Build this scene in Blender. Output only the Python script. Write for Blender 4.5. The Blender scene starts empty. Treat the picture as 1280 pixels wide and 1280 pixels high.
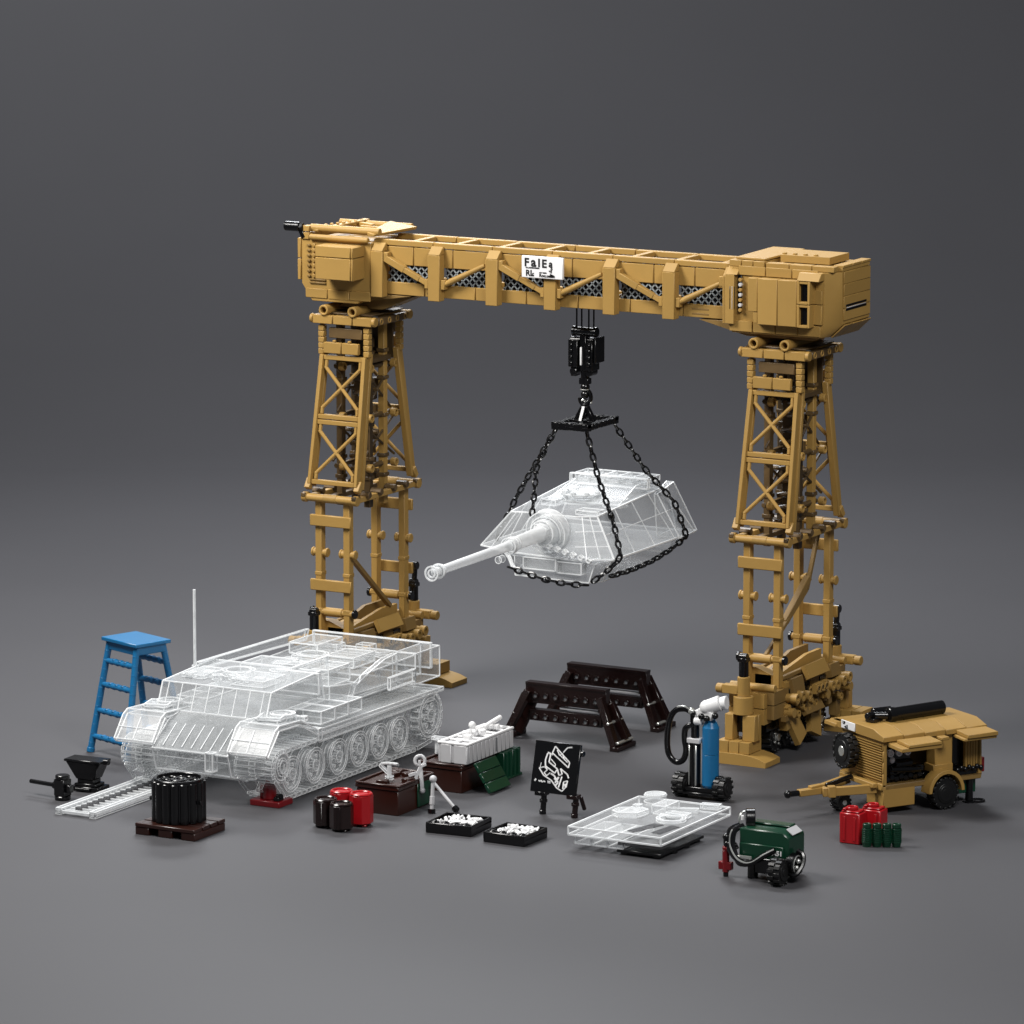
import bpy, bmesh, math, random
from mathutils import Vector as V, Matrix as M
random.seed(4)
R = math.radians
# ------------------------------------------------------------------ camera, world, lights, exposure  (1 unit = 10 cm)
sc = bpy.context.scene
th, ph, FPX = R(28.82), R(10.04), 6966.
fwd = V((-math.sin(th)*math.cos(ph), math.cos(th)*math.cos(ph), -math.sin(ph)))
right = V((math.cos(th), math.sin(th), 0)); up = right.cross(fwd)
cd = bpy.data.cameras.new('camera'); cam = bpy.data.objects.new('camera', cd); sc.collection.objects.link(cam)
cam.matrix_world = M.Translation(V((0, 0, 2.65)) - fwd*FPX/100) @ M((right, up, -fwd)).transposed().to_4x4()
cd.sensor_width = 36; cd.lens = FPX/1280*36; cd.clip_start = 1; cd.clip_end = 400
sc.camera = cam
w = bpy.data.worlds.new('World'); sc.world = w; w.use_nodes = True
w.node_tree.nodes['Background'].inputs[0].default_value = (.82, .88, 1, 1)
w.node_tree.nodes['Background'].inputs[1].default_value = .11
def lamp(name, loc, tgt, size, power, col=(1, 1, 1), sy=None, spread=180):
    l = bpy.data.lights.new(name, 'AREA'); l.energy = power; l.color = col; l.size = size; l.spread = R(spread)
    if sy: l.shape = 'RECTANGLE'; l.size_y = sy
    o = bpy.data.objects.new(name, l); sc.collection.objects.link(o); o.location = loc
    o.rotation_euler = (V(tgt)-V(loc)).to_track_quat('-Z', 'Y').to_euler(); return o
lamp('key_softbox', (-8, -10, 18), (0, -1, 2.5), 7, 5600, (1, .975, .94), 7)
lamp('added_side_fill', (20, -17, 22), (1, -1, 3), 9, 5600, (1, .98, .96), 8)  # added fill that brightens the right-hand faces
lamp('overhead_softbox', (-5, 9, 22), (-3, 4, 0), 12, 5200, (.93, .96, 1), 5)
lamp('added_back_rim', (-10, 14, 14), (0, 0, 3), 8, 1500, (.95, .97, 1), 3)  # added rim light, puts highlights on the tops
lamp('backdrop_light', (-22, 12, 26), (-26, 56, 20), 14, 5200, (.95, .97, 1), 8)
sc.view_settings.view_transform = 'Standard'; sc.view_settings.look = 'None'
sc.view_settings.exposure = 0; sc.view_settings.gamma = 1
sc.render.engine = 'CYCLES'
sc.cycles.transparent_max_bounces = 64; sc.cycles.max_bounces = 8
sc.render.resolution_x = sc.render.resolution_y = 1024
# ------------------------------------------------------------------ materials
def plastic(name, col, rough=.38, var=.10, spec=.5, metal=0, bump=.005):
    m = bpy.data.materials.new(name); m.use_nodes = True; nt = m.node_tree; N = nt.nodes; L = nt.links
    b = N['Principled BSDF']; b.inputs['Roughness'].default_value = rough; b.inputs['Metallic'].default_value = metal
    b.inputs['Specular IOR Level'].default_value = spec
    g = N.new('ShaderNodeNewGeometry'); mr = N.new('ShaderNodeMapRange'); mr.inputs[3].default_value = 1-var; mr.inputs[4].default_value = 1+var*.6
    L.new(g.outputs['Random Per Island'], mr.inputs[0])
    tc = N.new('ShaderNodeTexCoord'); no = N.new('ShaderNodeTexNoise'); no.inputs['Scale'].default_value = 3.5; no.inputs['Detail'].default_value = 5
    L.new(tc.outputs['Object'], no.inputs[0])
    m2 = N.new('ShaderNodeMapRange'); m2.inputs[3].default_value = 1-var*.7; m2.inputs[4].default_value = 1+var*.7; L.new(no.outputs[0], m2.inputs[0])
    mu = N.new('ShaderNodeMath'); mu.operation = 'MULTIPLY'; L.new(mr.outputs[0], mu.inputs[0]); L.new(m2.outputs[0], mu.inputs[1])
    vm = N.new('ShaderNodeVectorMath'); vm.operation = 'SCALE'; vm.inputs[0].default_value = col; L.new(mu.outputs[0], vm.inputs['Scale'])
    L.new(vm.outputs[0], b.inputs['Base Color'])
    if bump:
        n2 = N.new('ShaderNodeTexNoise'); n2.inputs['Scale'].default_value = 14; L.new(tc.outputs['Object'], n2.inputs[0])
        bp = N.new('ShaderNodeBump'); bp.inputs['Strength'].default_value = .25; bp.inputs['Distance'].default_value = bump
        L.new(n2.outputs[0], bp.inputs['Height']); L.new(bp.outputs[0], b.inputs['Normal'])
    return m
TAN = plastic('tan_plastic', (.365, .218, .058), .5, spec=.35)
DTAN = plastic('dark_tan_plastic', (.215, .13, .04), .5, spec=.35)
COR = plastic('shaded_core_tan', (.105, .065, .026), .4, .6)  # tan darkened to paint in the shade inside the towers
BLK = plastic('black_plastic', (.0035, .0035, .004), .22, .3)
RUB = plastic('black_rubber', (.006, .006, .006), .42, .3)
BRN = plastic('brown_plastic', (.028, .008, .005), .3, .2)
DBR = plastic('dark_brown_plastic', (.011, .0045, .004), .2, .2)
GRN = plastic('green_plastic', (.003, .038, .018), .3, .15)
BLU = plastic('blue_plastic', (.008, .13, .30), .33)
RED = plastic('red_plastic', (.36, .006, .01), .28)
DRD = plastic('dark_red_plastic', (.17, .005, .008), .28)
WHT = plastic('white_plastic', (.8, .8, .8), .35, .04)
LGR = plastic('light_grey_plastic', (.52, .52, .53), .35, .05)
MGL = plastic('mesh_grey_plastic', (.3, .33, .34), .35, .05)
MGR = plastic('mid_grey_plastic', (.17, .18, .19), .35, .05)
SIL = plastic('silver_plastic', (.62, .63, .6), .25, .05, metal=.7)
INK = plastic('black_print', (.01, .01, .01), .5, 0, bump=0)
CHK = plastic('white_print', (.85, .85, .85), .6, 0, bump=0)
def clear(name, fac, col=(.93, .95, .96), rough=.25, rim=.16):
    m = bpy.data.materials.new(name); m.use_nodes = True; nt = m.node_tree; N = nt.nodes; L = nt.links
    b = N['Principled BSDF']; b.inputs['Roughness'].default_value = rough; b.inputs['Base Color'].default_value = (*col, 1)
    b.inputs['Specular IOR Level'].default_value = .6
    t = N.new('ShaderNodeBsdfTransparent'); mx = N.new('ShaderNodeMixShader')
    lw = N.new('ShaderNodeLayerWeight'); lw.inputs[0].default_value = .35
    tc = N.new('ShaderNodeTexCoord'); no = N.new('ShaderNodeTexNoise'); no.inputs['Scale'].default_value = 6; no.inputs['Detail'].default_value = 6
    L.new(tc.outputs['Object'], no.inputs[0])
    a = N.new('ShaderNodeMath'); a.operation = 'MULTIPLY_ADD'; a.inputs[1].default_value = rim; a.inputs[2].default_value = fac*.6; L.new(lw.outputs['Facing'], a.inputs[0])
    c = N.new('ShaderNodeMath'); c.operation = 'MULTIPLY_ADD'; c.inputs[1].default_value = fac*.9; L.new(no.outputs[0], c.inputs[0]); L.new(a.outputs[0], c.inputs[2])
    L.new(c.outputs[0], mx.inputs[0]); L.new(t.outputs[0], mx.inputs[1]); L.new(b.outputs[0], mx.inputs[2])
    L.new(mx.outputs[0], N['Material Output'].inputs[0]); return m
CLR = clear('clear_acrylic', .10, (.7, .72, .73), rim=.2); CLB = clear('clear_acrylic_armour', .24, (.56, .58, .59)); CLT = clear('clear_acrylic_tube', .16, (.85, .87, .88), rim=.85); EDG = clear('edge_glint_and_joint', .72)  # EDG: white standing for light caught on edges, also draws the joint lines
SMK = clear('smoked_acrylic', .62, (.06, .06, .065))
# ------------------------------------------------------------------ mesh kit
class MB:
    def __init__(s): s.v = []; s.f = []; s.m = []; s.sm = []
    def add(s, vs, fs, m=0, smooth=False):
        n = len(s.v); s.v += [tuple(v) for v in vs]; s.f += [tuple(n+i for i in f) for f in fs]; s.m += [m]*len(fs); s.sm += [smooth]*len(fs); return s
    def box(s, x0, x1, y0, y1, z0, z1, m=0, T=None):
        vs = [V((x, y, z)) for x in (x0, x1) for y in (y0, y1) for z in (z0, z1)]
        if T: vs = [T @ v for v in vs]
        return s.add(vs, [(0, 1, 3, 2), (4, 6, 7, 5), (0, 4, 5, 1), (2, 3, 7, 6), (0, 2, 6, 4), (1, 5, 7, 3)], m)
    def obox(s, c, d, rx=0, ry=0, rz=0, m=0):
        T = M.Translation(c) @ M.Rotation(R(rz), 4, 'Z') @ M.Rotation(R(ry), 4, 'Y') @ M.Rotation(R(rx), 4, 'X')
        return s.box(-d[0]/2, d[0]/2, -d[1]/2, d[1]/2, -d[2]/2, d[2]/2, m, T)
    def bricks(s, x0, x1, y0, y1, z0, z1, nx=1, ny=1, nz=1, m=0, g=.012):
        for i in range(nx):
            for j in range(ny):
                for k in range(nz):
                    a = x0+(x1-x0)*i/nx+(g if i else 0); b = x0+(x1-x0)*(i+1)/nx
                    c = y0+(y1-y0)*j/ny+(g if j else 0); d = y0+(y1-y0)*(j+1)/ny
                    e = z0+(z1-z0)*k/nz+(g if k else 0); f = z0+(z1-z0)*(k+1)/nz
                    o = random.uniform(0, .003)
                    s.box(a, b, c+o, d, e, f, m)
        return s
    def bar(s, p, q, w_, h, m=0, upv=(0, 0, 1)):
        p, q = V(p), V(q); d = (q-p).normalized(); u_ = V(upv)
        if abs(d.dot(u_)) > .98: u_ = V((0, 1, 0))
        a = d.cross(u_).normalized(); b = a.cross(d)
        vs = [c+a*i*w_/2+b*j*h/2 for c in (p, q) for i, j in ((-1, -1), (1, -1), (1, 1), (-1, 1))]
        return s.add(vs, [(0, 1, 2, 3), (4, 7, 6, 5), (0, 4, 5, 1), (1, 5, 6, 2), (2, 6, 7, 3), (3, 7, 4, 0)], m)
    def cyl(s, p, q, r, r2=None, n=14, m=0, caps=True):
        p, q = V(p), V(q); r2 = r if r2 is None else r2; d = (q-p).normalized()
        a = d.orthogonal().normalized(); b = d.cross(a)
        vs = [c+(a*math.cos(t)+b*math.sin(t))*rr for c, rr in ((p, r), (q, r2)) for t in [2*math.pi*i/n for i in range(n)]]
        s.add(vs, [(i, (i+1) % n, n+(i+1) % n, n+i) for i in range(n)], m, True)
        if caps: s.add(vs, [tuple(range(n-1, -1, -1)), tuple(range(n, 2*n))], m)
        return s
    def pipe(s, p, q, r, ri, n=16, m=0):          # tube with a bore
        p, q = V(p), V(q); d = (q-p).normalized(); a = d.orthogonal().normalized(); b = d.cross(a)
        vs = [c+(a*math.cos(t)+b*math.sin(t))*rr for c, rr in ((p, r), (q, r), (q, ri), (p, ri)) for t in [2*math.pi*i/n for i in range(n)]]
        for k in range(4):
            l = (k+1) % 4
            s.add(vs, [(k*n+i, k*n+(i+1) % n, l*n+(i+1) % n, l*n+i) for i in range(n)], m, k in (0, 2))
        return s
    def prism(s, pts, a0, a1, ax='y', m=0):       # polygon in the plane across ax, pushed from a0 to a1
        f = {'y': lambda u_, v_, a: (u_, a, v_), 'x': lambda u_, v_, a: (a, u_, v_), 'z': lambda u_, v_, a: (u_, v_, a)}[ax]
        n = len(pts); vs = [f(*p, a0) for p in pts]+[f(*p, a1) for p in pts]
        return s.add(vs, [tuple(range(n)), tuple(range(2*n-1, n-1, -1))]+[(i, n+i, n+(i+1) % n, (i+1) % n) for i in range(n)], m)
    def tube(s, pts, r, n=8, m=0, closed=False, sub=5):
        P = [V(p) for p in pts]; k = len(P); Q = []
        rng = range(k if closed else k-1)
        for i in rng:
            g = (lambda j: P[j % k]) if closed else (lambda j: P[max(0, min(k-1, j))])
            a, b, c, d = g(i-1), g(i), g(i+1), g(i+2)
            for t in [x/sub for x in range(sub)]:
                Q.append(.5*((2*b)+(c-a)*t+(2*a-5*b+4*c-d)*t*t+(3*b-a-3*c+d)*t**3))
        if not closed: Q.append(P[-1])
        N_ = len(Q); vs = []; prev = None
        for i, q in enumerate(Q):
            d = (Q[(i+1) % N_]-Q[i-1]) if closed else (Q[min(N_-1, i+1)]-Q[max(0, i-1)])
            d.normalize(); a = d.orthogonal().normalized() if prev is None else (prev-d*prev.dot(d)).normalized(); prev = a; b = d.cross(a)
            vs += [q+(a*math.cos(t)+b*math.sin(t))*r for t in [2*math.pi*j/n for j in range(n)]]
        fs = [(i*n+j, i*n+(j+1) % n, ((i+1) % N_)*n+(j+1) % n, ((i+1) % N_)*n+j) for i in range(N_ if closed else N_-1) for j in range(n)]
        s.add(vs, fs, m, True)
        if not closed: s.add(vs, [tuple(range(n-1, -1, -1)), tuple(range((N_-1)*n, N_*n))], m)
        return s
    def ring(s, c, nrm, Rr, r, n=14, k=6, m=0):
        nrm = V(nrm).normalized(); a = nrm.orthogonal().normalized(); b = nrm.cross(a)
        return s.tube([V(c)+(a*math.cos(t)+b*math.sin(t))*Rr for t in [2*math.pi*i/n for i in range(n)]], r, k, m, True, 1)
    def sph(s, c, r, m=0, n=14):
        c = V(c); vs = []; h = n//2
        for i in range(h+1):
            for j in range(n):
                p = math.pi*i/h; t = 2*math.pi*j/n; vs.append(c+V((math.sin(p)*math.cos(t), math.sin(p)*math.sin(t), math.cos(p)))*r)
        return s.add(vs, [(i*n+j, (i+1)*n+j, (i+1)*n+(j+1) % n, i*n+(j+1) % n) for i in range(h) for j in range(n)], m, True)
    def glow_edges(s, r=.0065, m=1, ang=28):      # light caught on clear plastic edges, built as a white bead on every crease
        bm = bmesh.new(); vs = [bm.verts.new(v) for v in s.v]
        for f, mi in zip(s.f, s.m):
            if mi: continue
            try: bm.faces.new([vs[i] for i in f])
            except ValueError: pass
        bmesh.ops.remove_doubles(bm, verts=bm.verts, dist=1e-5)
        es = []
        for e in bm.edges:
            if e.link_faces and len(e.link_faces) != 2 or e.calc_face_angle(0) > R(ang) and e.link_faces: es.append((e.verts[0].co.copy(), e.verts[1].co.copy()))
        bm.free()
        for p, q in es:
            if (q-p).length > .012: s.bar(p, q, 2*r, 2*r, m)
        return s
def finish(name, mb, mats, parent=None, bevel=.007, loc=None):
    me = bpy.data.meshes.new(name); me.from_pydata(mb.v, [], mb.f)
    for m in (mats if isinstance(mats, (list, tuple)) else [mats]): me.materials.append(m)
    me.polygons.foreach_set('material_index', mb.m); me.polygons.foreach_set('use_smooth', mb.sm)
    bm = bmesh.new(); bm.from_mesh(me); bmesh.ops.remove_doubles(bm, verts=bm.verts, dist=1e-6)
    bmesh.ops.recalc_face_normals(bm, faces=bm.faces); bm.to_mesh(me); bm.free()
    me.set_sharp_from_angle(angle=R(40)); me.update()
    o = bpy.data.objects.new(name, me); sc.collection.objects.link(o)
    if bevel:
        b = o.modifiers.new('Bevel', 'BEVEL'); b.width = bevel; b.segments = 1; b.limit_method = 'ANGLE'; b.angle_limit = R(50); b.harden_normals = False
    if parent: o.parent = parent
    if loc: o.location = loc
    return o
def clr(name, mb, parent=None, r=.0065, loc=None, first=None):
    return finish(name, mb.glow_edges(r), [first or CLR, EDG], parent, 0, loc)
def tag(o, label, cat, group=None):
    o['label'] = label; o['category'] = cat
    if group: o['group'] = group
    return o
def thing(name, label, cat, loc=(0, 0, 0), rz=0, group=None):
    o = bpy.data.objects.new(name, None); sc.collection.objects.link(o); o.location = loc; o.rotation_euler = (0, 0, R(rz)); o.empty_display_size = .1
    return tag(o, label, cat, group)
def kids(o): return [c for c in bpy.data.objects if c.parent == o]
def dup(o, parent=None, **kw):
    c = o.copy(); sc.collection.objects.link(c); c.parent = parent
    for ch in kids(o): dup(ch, c)
    for k, v in kw.items(): setattr(c, k, v)
    return c
def text(mb, s, size, T, m=0):                     # lettering as thin raised shapes
    cu = bpy.data.curves.new('t', 'FONT'); cu.body = s; cu.size = size; cu.extrude = .002; cu.resolution_u = 2; cu.offset = size*.03
    ob = bpy.data.objects.new('t', cu); sc.collection.objects.link(ob)
    me = bpy.data.meshes.new_from_object(ob.evaluated_get(bpy.context.evaluated_depsgraph_get()))
    mb.add([T @ v.co for v in me.vertices], [tuple(p.vertices) for p in me.polygons], m)
    bpy.data.objects.remove(ob); bpy.data.curves.remove(cu); bpy.data.meshes.remove(me)
# ------------------------------------------------------------------ setting: a seamless studio sweep
def sweep():
    m = bpy.data.materials.new('grey_paper'); m.use_nodes = True; N = m.node_tree.nodes; L = m.node_tree.links; b = N['Principled BSDF']
    b.inputs['Roughness'].default_value = .62; b.inputs['Specular IOR Level'].default_value = .25
    tc = N.new('ShaderNodeTexCoord'); no = N.new('ShaderNodeTexNoise'); no.inputs['Scale'].default_value = .35; no.inputs['Detail'].default_value = 3
    L.new(tc.outputs['Object'], no.inputs[0]); cr = N.new('ShaderNodeMapRange'); cr.inputs[3].default_value = .055; cr.inputs[4].default_value = .060
    L.new(no.outputs[0], cr.inputs[0]); cc = N.new('ShaderNodeCombineColor'); 
    for i, k in enumerate((.98, .97, 1.05)):
        mm = N.new('ShaderNodeMath'); mm.operation = 'MULTIPLY'; mm.inputs[1].default_value = k; L.new(cr.outputs[0], mm.inputs[0]); L.new(mm.outputs[0], cc.inputs[i])
    L.new(cc.outputs[0], b.inputs['Base Color'])
    fh = V((-math.sin(th), math.cos(th), 0)); rh = V((math.cos(th), math.sin(th), 0))
    D0, RR = 19, 16
    prof = [(-75, 0), (-20, 0), (0, 0), (D0*.6, 0)]
    fl = MB(); W_ = 70
    fl.add([rh*x+fh*d for d in (-75, D0) for x in (-W_, W_)], [(0, 1, 3, 2)])
    a = finish('floor', fl, m, None, 0); a['kind'] = 'structure'
    bd = MB(); pr = [(D0+RR*math.sin(t), RR-RR*math.cos(t)) for t in [R(90)*i/24 for i in range(25)]]+[(D0+RR, 60)]
    n = len(pr)
    bd.add([rh*x+fh*d+V((0, 0, z)) for d, z in pr for x in (-W_, W_)], [(2*i, 2*i+1, 2*i+3, 2*i+2) for i in range(n-1)], 0, True)
    b_ = finish('backdrop', bd, m, None, 0); b_['kind'] = 'structure'
sweep()
# ------------------------------------------------------------------ the gantry crane
GX, GY = .65, .35
crane = thing('gantry_crane', 'large tan brick-built gantry crane spanning two lattice towers above the clear tank parts', 'gantry crane', (GX, GY, 0))
# --- tower (built at the left, copied to the right); coordinates local to the tower foot centre
def tower():
    t = MB()
    for s in (-1, 1):                               # mid platform rails and end caps
        t.cyl((-.35, s*.78, 2.68), (.35, s*.78, 2.68), .05, n=10); t.cyl((-.1, s*.78, 2.68), (.1, s*.78, 2.68), .056, n=10)
        for x in (-.37, .37): t.cyl((x-.035, s*.78, 2.68), (x+.035, s*.78, 2.68), .065, n=10); t.box(x-.03, x+.03, s*.78-.07, s*.78+.07, 2.69, 2.74, 1)
        for x in (-.36, .36): t.bar((x, s*.74, 2.78), (x, s*.66, 2.9), .08, .08)
        t.box(s*.33-.04, s*.33+.04, -.74, .74, 2.64, 2.71)
        for y in (-.5, -.2, .15, .45): t.cyl((s*.33-.07*s, y, 2.72), (s*.33+.09*s, y, 2.72), .045, n=8, m=1)
        t.box(s*.19-.04, s*.19+.04, -.66, .66, 2.6, 2.66, 1)
    for s in (-1, 1):                               # collar
        t.bricks(-.43, .43, s*.43-.05, s*.43+.05, 4.86, 4.97, 3)
        t.box(s*.43-.045, s*.43+.045, -.36, .36, 4.87, 4.96, 1)
        for y in (-.3, -.1, .1, .3): t.pipe((s*.43-.055, y, 4.915), (s*.43+.055, y, 4.915), .042, .025, 10)
        t.cyl((-.47, s*.44, 4.92), (-.43, s*.44, 4.92), .06, n=10); t.cyl((.43, s*.44, 4.92), (.48, s*.44, 4.92), .06, n=10)
    for x in (-.26, .16): t.pipe((x, -.5, 5.035), (x, .5, 5.035), .068, .04)
    t.box(-.4, .4, -.4, .4, 4.98, 5.0, 1)
    for x in (-.33, .33):                           # short brick stacks over the frames
        for y in (-.40, .40):
            for k in range(5): t.obox((x, y, 4.50+k*.075), (.082, .085, .070), m=0)
            t.cyl((x, y, 4.45), (x, y, 4.88), .03, n=8)
    for s in (-1, 1):
        t.bricks(-.27, .24, s*.46-.03, s*.46+.03, 4.49, 4.63, 2)
        t.box(-.22, .26, s*.40-.03, s*.40+.03, 4.68, 4.81, 1)
        for x in (-.12, .1): t.cyl((x, s*.46, 4.63), (x, s*.46, 4.66), .025, n=8)
        t.box(-.28, .28, s*.33, s*.35, 4.36, 4.86, 1) if s > 0 else None
    t.box(-.3, .3, -.25, .25, 4.36, 4.42, 1)
    # inner core posts, collars and cross links
    for x in (-.2, .2):
        for y in (-.17, .2):
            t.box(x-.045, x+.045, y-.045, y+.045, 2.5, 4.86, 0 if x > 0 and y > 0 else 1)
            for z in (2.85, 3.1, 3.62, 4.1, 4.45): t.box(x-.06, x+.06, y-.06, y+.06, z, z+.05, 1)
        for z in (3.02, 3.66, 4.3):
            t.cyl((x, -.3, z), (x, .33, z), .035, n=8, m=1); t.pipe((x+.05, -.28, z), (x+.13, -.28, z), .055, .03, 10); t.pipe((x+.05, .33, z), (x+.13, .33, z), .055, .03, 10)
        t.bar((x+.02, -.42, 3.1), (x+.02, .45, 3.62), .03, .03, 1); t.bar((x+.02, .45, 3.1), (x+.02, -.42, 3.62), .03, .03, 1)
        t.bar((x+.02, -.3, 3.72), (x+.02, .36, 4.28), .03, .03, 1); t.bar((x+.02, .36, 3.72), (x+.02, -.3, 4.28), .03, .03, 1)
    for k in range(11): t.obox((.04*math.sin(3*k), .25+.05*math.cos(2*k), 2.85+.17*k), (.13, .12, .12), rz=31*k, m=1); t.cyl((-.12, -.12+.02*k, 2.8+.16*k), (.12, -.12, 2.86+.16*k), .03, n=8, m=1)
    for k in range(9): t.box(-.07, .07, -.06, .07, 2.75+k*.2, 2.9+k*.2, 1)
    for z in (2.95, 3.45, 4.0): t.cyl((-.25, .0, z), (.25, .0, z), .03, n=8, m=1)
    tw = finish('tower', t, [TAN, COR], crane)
    # corner posts of the lower ladders
    for s in (-1, 1):
        for x in (-.2, .21):
            p = MB(); y = s*.70
            p.box(x-.045, x+.045, y-.055, y+.055, .86, 2.68)
            for z in (1.97,): p.cyl((x-.1, y, z), (x+.1, y, z), .05, n=10); p.cyl((x-.115, y, z), (x-.085, y, z), .06, n=10); p.cyl((x+.085, y, z), (x+.115, y, z), .06, n=10)
            p.box(x-.052, x+.052, y-.062, y+.062, 1.2, 1.26); p.box(x-.052, x+.052, y-.062, y+.062, 1.68, 1.73)
            finish('corner_post', p, TAN, tw)
        for z in (1.49, 2.32):
            finish('cross_plank', MB().box(-.3, .3, s*.755 if s > 0 else -.8, .8 if s > 0 else -.755, z, z+.145), TAN, tw, .01)
        q = MB().cyl((-.3, s*.72, 1.21), (.3, s*.72, 1.21), .045, n=10); q.cyl((-.12, s*.72, 1.21), (.14, s*.72, 1.21), .058, n=10)
        for x in (-.31, .31): q.cyl((x-.02, s*.72, 1.21), (x+.02, s*.72, 1.21), .06, n=10, m=1)
        finish('tie_rod', q, [TAN, BLK], tw)
        # leaning lattice frame: two bays with crossed tubes
        fr = MB()
        def P(x, z, o=0): return V((x*(1-.09*(z-2.84)/1.62), s*(.70-.28*(z-2.84)/1.62+o), z))
        for x in (-.34, .34):
            fr.bar(P(x, 2.84), P(x, 4.46), .105, .05, 0, (1, 0, 0)); 
            fr.bar(P(x*1.03, 2.80, -.08), P(x*1.03, 4.5, -.08), .06, .075, 0, (1, 0, 0))
        for z in (2.87, 3.62, 3.69, 4.43): fr.bar(P(-.34, z), P(.34, z), .062, .06)
        for a, b in ((2.9, 3.6), (3.72, 4.4)):
            for k in (-1, 1):
                pts = [P(-.27*k, a, .0), P(-.27*k, a+.08, .0), P(.27*k, b-.1, .0), P(.27*k, b, .0)]
                for i in range(3): fr.cyl(pts[i], pts[i+1], .024, n=8)
                for q_ in pts[1:3]: fr.sph(q_, .025)
        finish('lattice_frame', fr, TAN, tw)
    # side X bracing between the frames' outer posts, seen through the tower
    sb = MB()
    for x in (-.25, .25):
        sb.bar((x, -.66, .98), (x, .5, 1.0), .05, .05, 1)
    finish('side_rail', sb, [TAN, DTAN], tw)
    db = MB(); db.cyl((.13, -.62, 1.9), (.14, .12, 1.66), .001, n=4)
    # base machinery
    b = MB()
    b.bricks(-.3, .3, -.98, 1.0, .52, .86, 1, 6, 2, 1)
    b.prism([(-.3, .86), (.3, .86), (.3, .92), (-.1, 1.08), (-.3, 1.08)], -.66, -.5, 'y')
    b.prism([(-.66, .86), (-.45, .86), (-.2, .98), (-.2, 1.04), (-.66, 1.0)], -.12, .1, 'x')
    b.prism([(-.6, .86), (.6, .86), (.6, 1.12), (.2, 1.12), (-.6, 1.0)], .12, .17, 'x')
    b.prism([(-.5, .95), (.6, .95), (.6, 1.16), (.1, 1.16), (-.5, 1.0)], -.06, -.01, 'x', 1)
    b.obox((.34, .08, .97), (.06, .56, .17), ry=-28, m=0)
    b.obox((.30, -.42, .84), (.12, .3, .22), ry=-12, m=1)
    b.obox((.30, .62, .86), (.12, .26, .16), ry=-12, m=1)
    for y in (-.62, -.46, -.28, .38, .52, .7, .86):
        z = .72+.02*math.sin(9*y); b.cyl((-.38, y, z), (.38, y, z), .055, n=10); b.pipe((.37, y, z), (.45, y, z), .065, .035, 12)
    for k in range(5): b.obox((-.05+.08*(k % 2), -.4+.22*k, .9+.03*(k % 2)), (.3, .16, .08), rx=6*(-1)**k, rz=5*k, m=k % 2)
    for y, z in ((-.66, .56), (.3, .62), (.95, .6)): b.cyl((.3, y, z), (.42, y, z), .06, n=10)
    b.obox((.42, .06, .76), (.06, .36, .12), m=0)   # liftarm with holes
    for y in (-.06, .05, .16): b.pipe((.44, y, .76), (.465, y, .76), .048, .03, 12, 0); b.cyl((.44, y, .76), (.458, y, .76), .03, n=10, m=2)
    for y, a in ((-.30, 24), (.25, -24)):           # slanted skid plates hanging under the deck
        b.obox((.24, y, .34), (.07, .26, .46), rx=a, ry=-14, m=0); b.obox((-.24, y, .34), (.07, .26, .46), rx=a, ry=14, m=1)
    b.obox((.33, .0, .52), (.06, .5, .16), ry=-32, m=1)
    b.obox((.26, -.62, .5), (.1, .1, .34), rx=10, m=0); b.obox((.26, .8, .46), (.1, .12, .4), m=1)
    b.box(-.16, .16, -.9, .9, .34, .52, 2)
    rb = random.Random(11)
    for k in range(26):
        y = -.72+.06*k; z = .5+.12*((k*7) % 5)/2.2; q_ = rb.random()
        if q_ < .35: b.pipe((.3, y, z), (.37, y, z), .05, .028, 10, 0)
        elif q_ < .6: b.obox((.32, y, z), (.07, .09, .07), rx=rb.uniform(-30, 30), m=rb.choice((0, 1)))
        elif q_ < .8: b.cyl((.28, y, z), (.38, y, z), .035, n=8, m=0)
        else: b.obox((.3, y, z), (.08, .05, .2), rx=rb.uniform(-40, 40), m=1)
    for y in (-.5, -.1, .35, .75): b.box(.29, .315, y-.08, y+.08, .54, .84, 2)
    for y in (-.95, 1.02):
        b.bricks(-.28, .2, y-.1, y+.1, .46, .84, 2, 1, 2); b.cyl((-.3, y, .9), (.3, y, .9), .05, n=10)
    finish('bogie_base', b, [TAN, DTAN, BLK], tw)
    for y in (-.55, -.22, .3, .66):
        wh = MB(); tyre(wh, (-.13, y, .215), (1, 0, 0), .185, .26, 14, 0, 1); wh.cyl((.13, y, .215), (.16, y, .215), .05, n=8, m=1)
        for k in range(5): wh.cyl((.13, y+.09*math.cos(k*1.257), .215+.09*math.sin(k*1.257)), (.15, y+.09*math.cos(k*1.257), .215+.09*math.sin(k*1.257)), .018, n=6, m=1)
        finish('wheel', wh, [RUB, SIL], tw, .004)
    for s in (-1, 1):                                # screw jacks and their foot blocks
        cx = -.03 if s < 0 else .1; y = s*1.15
        j = MB(); j.cyl((cx, y, .82), (cx, y, 1.06), .078); j.cyl((cx, y, .60), (cx, y, .82), .125); j.cyl((cx, y, .81), (cx, y, .825), .085, m=1)
        j.cyl((cx, y, 1.06), (cx, y, 1.27), .06, m=2); j.obox((cx, y, 1.27), (.12, .12, .05), m=2); j.cyl((cx-.05, y, 1.30), (cx+.05, y, 1.30), .05, n=10, m=2)
        if s > 0: j.cyl((cx, y, 1.2), (cx+.02, y, 1.5), .035, m=2); j.cyl((cx-.02, y, 1.52), (cx+.06, y, 1.52), .055, n=10, m=2)
        x1 = cx+.27*s; xa, xb = sorted((cx+.06*s, x1)); j.box(xa, xb, y-.055, y+.055, .84, .95); j.cyl((x1, y, .89), (x1+.09*s, y, .89), .06, n=10)
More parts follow.
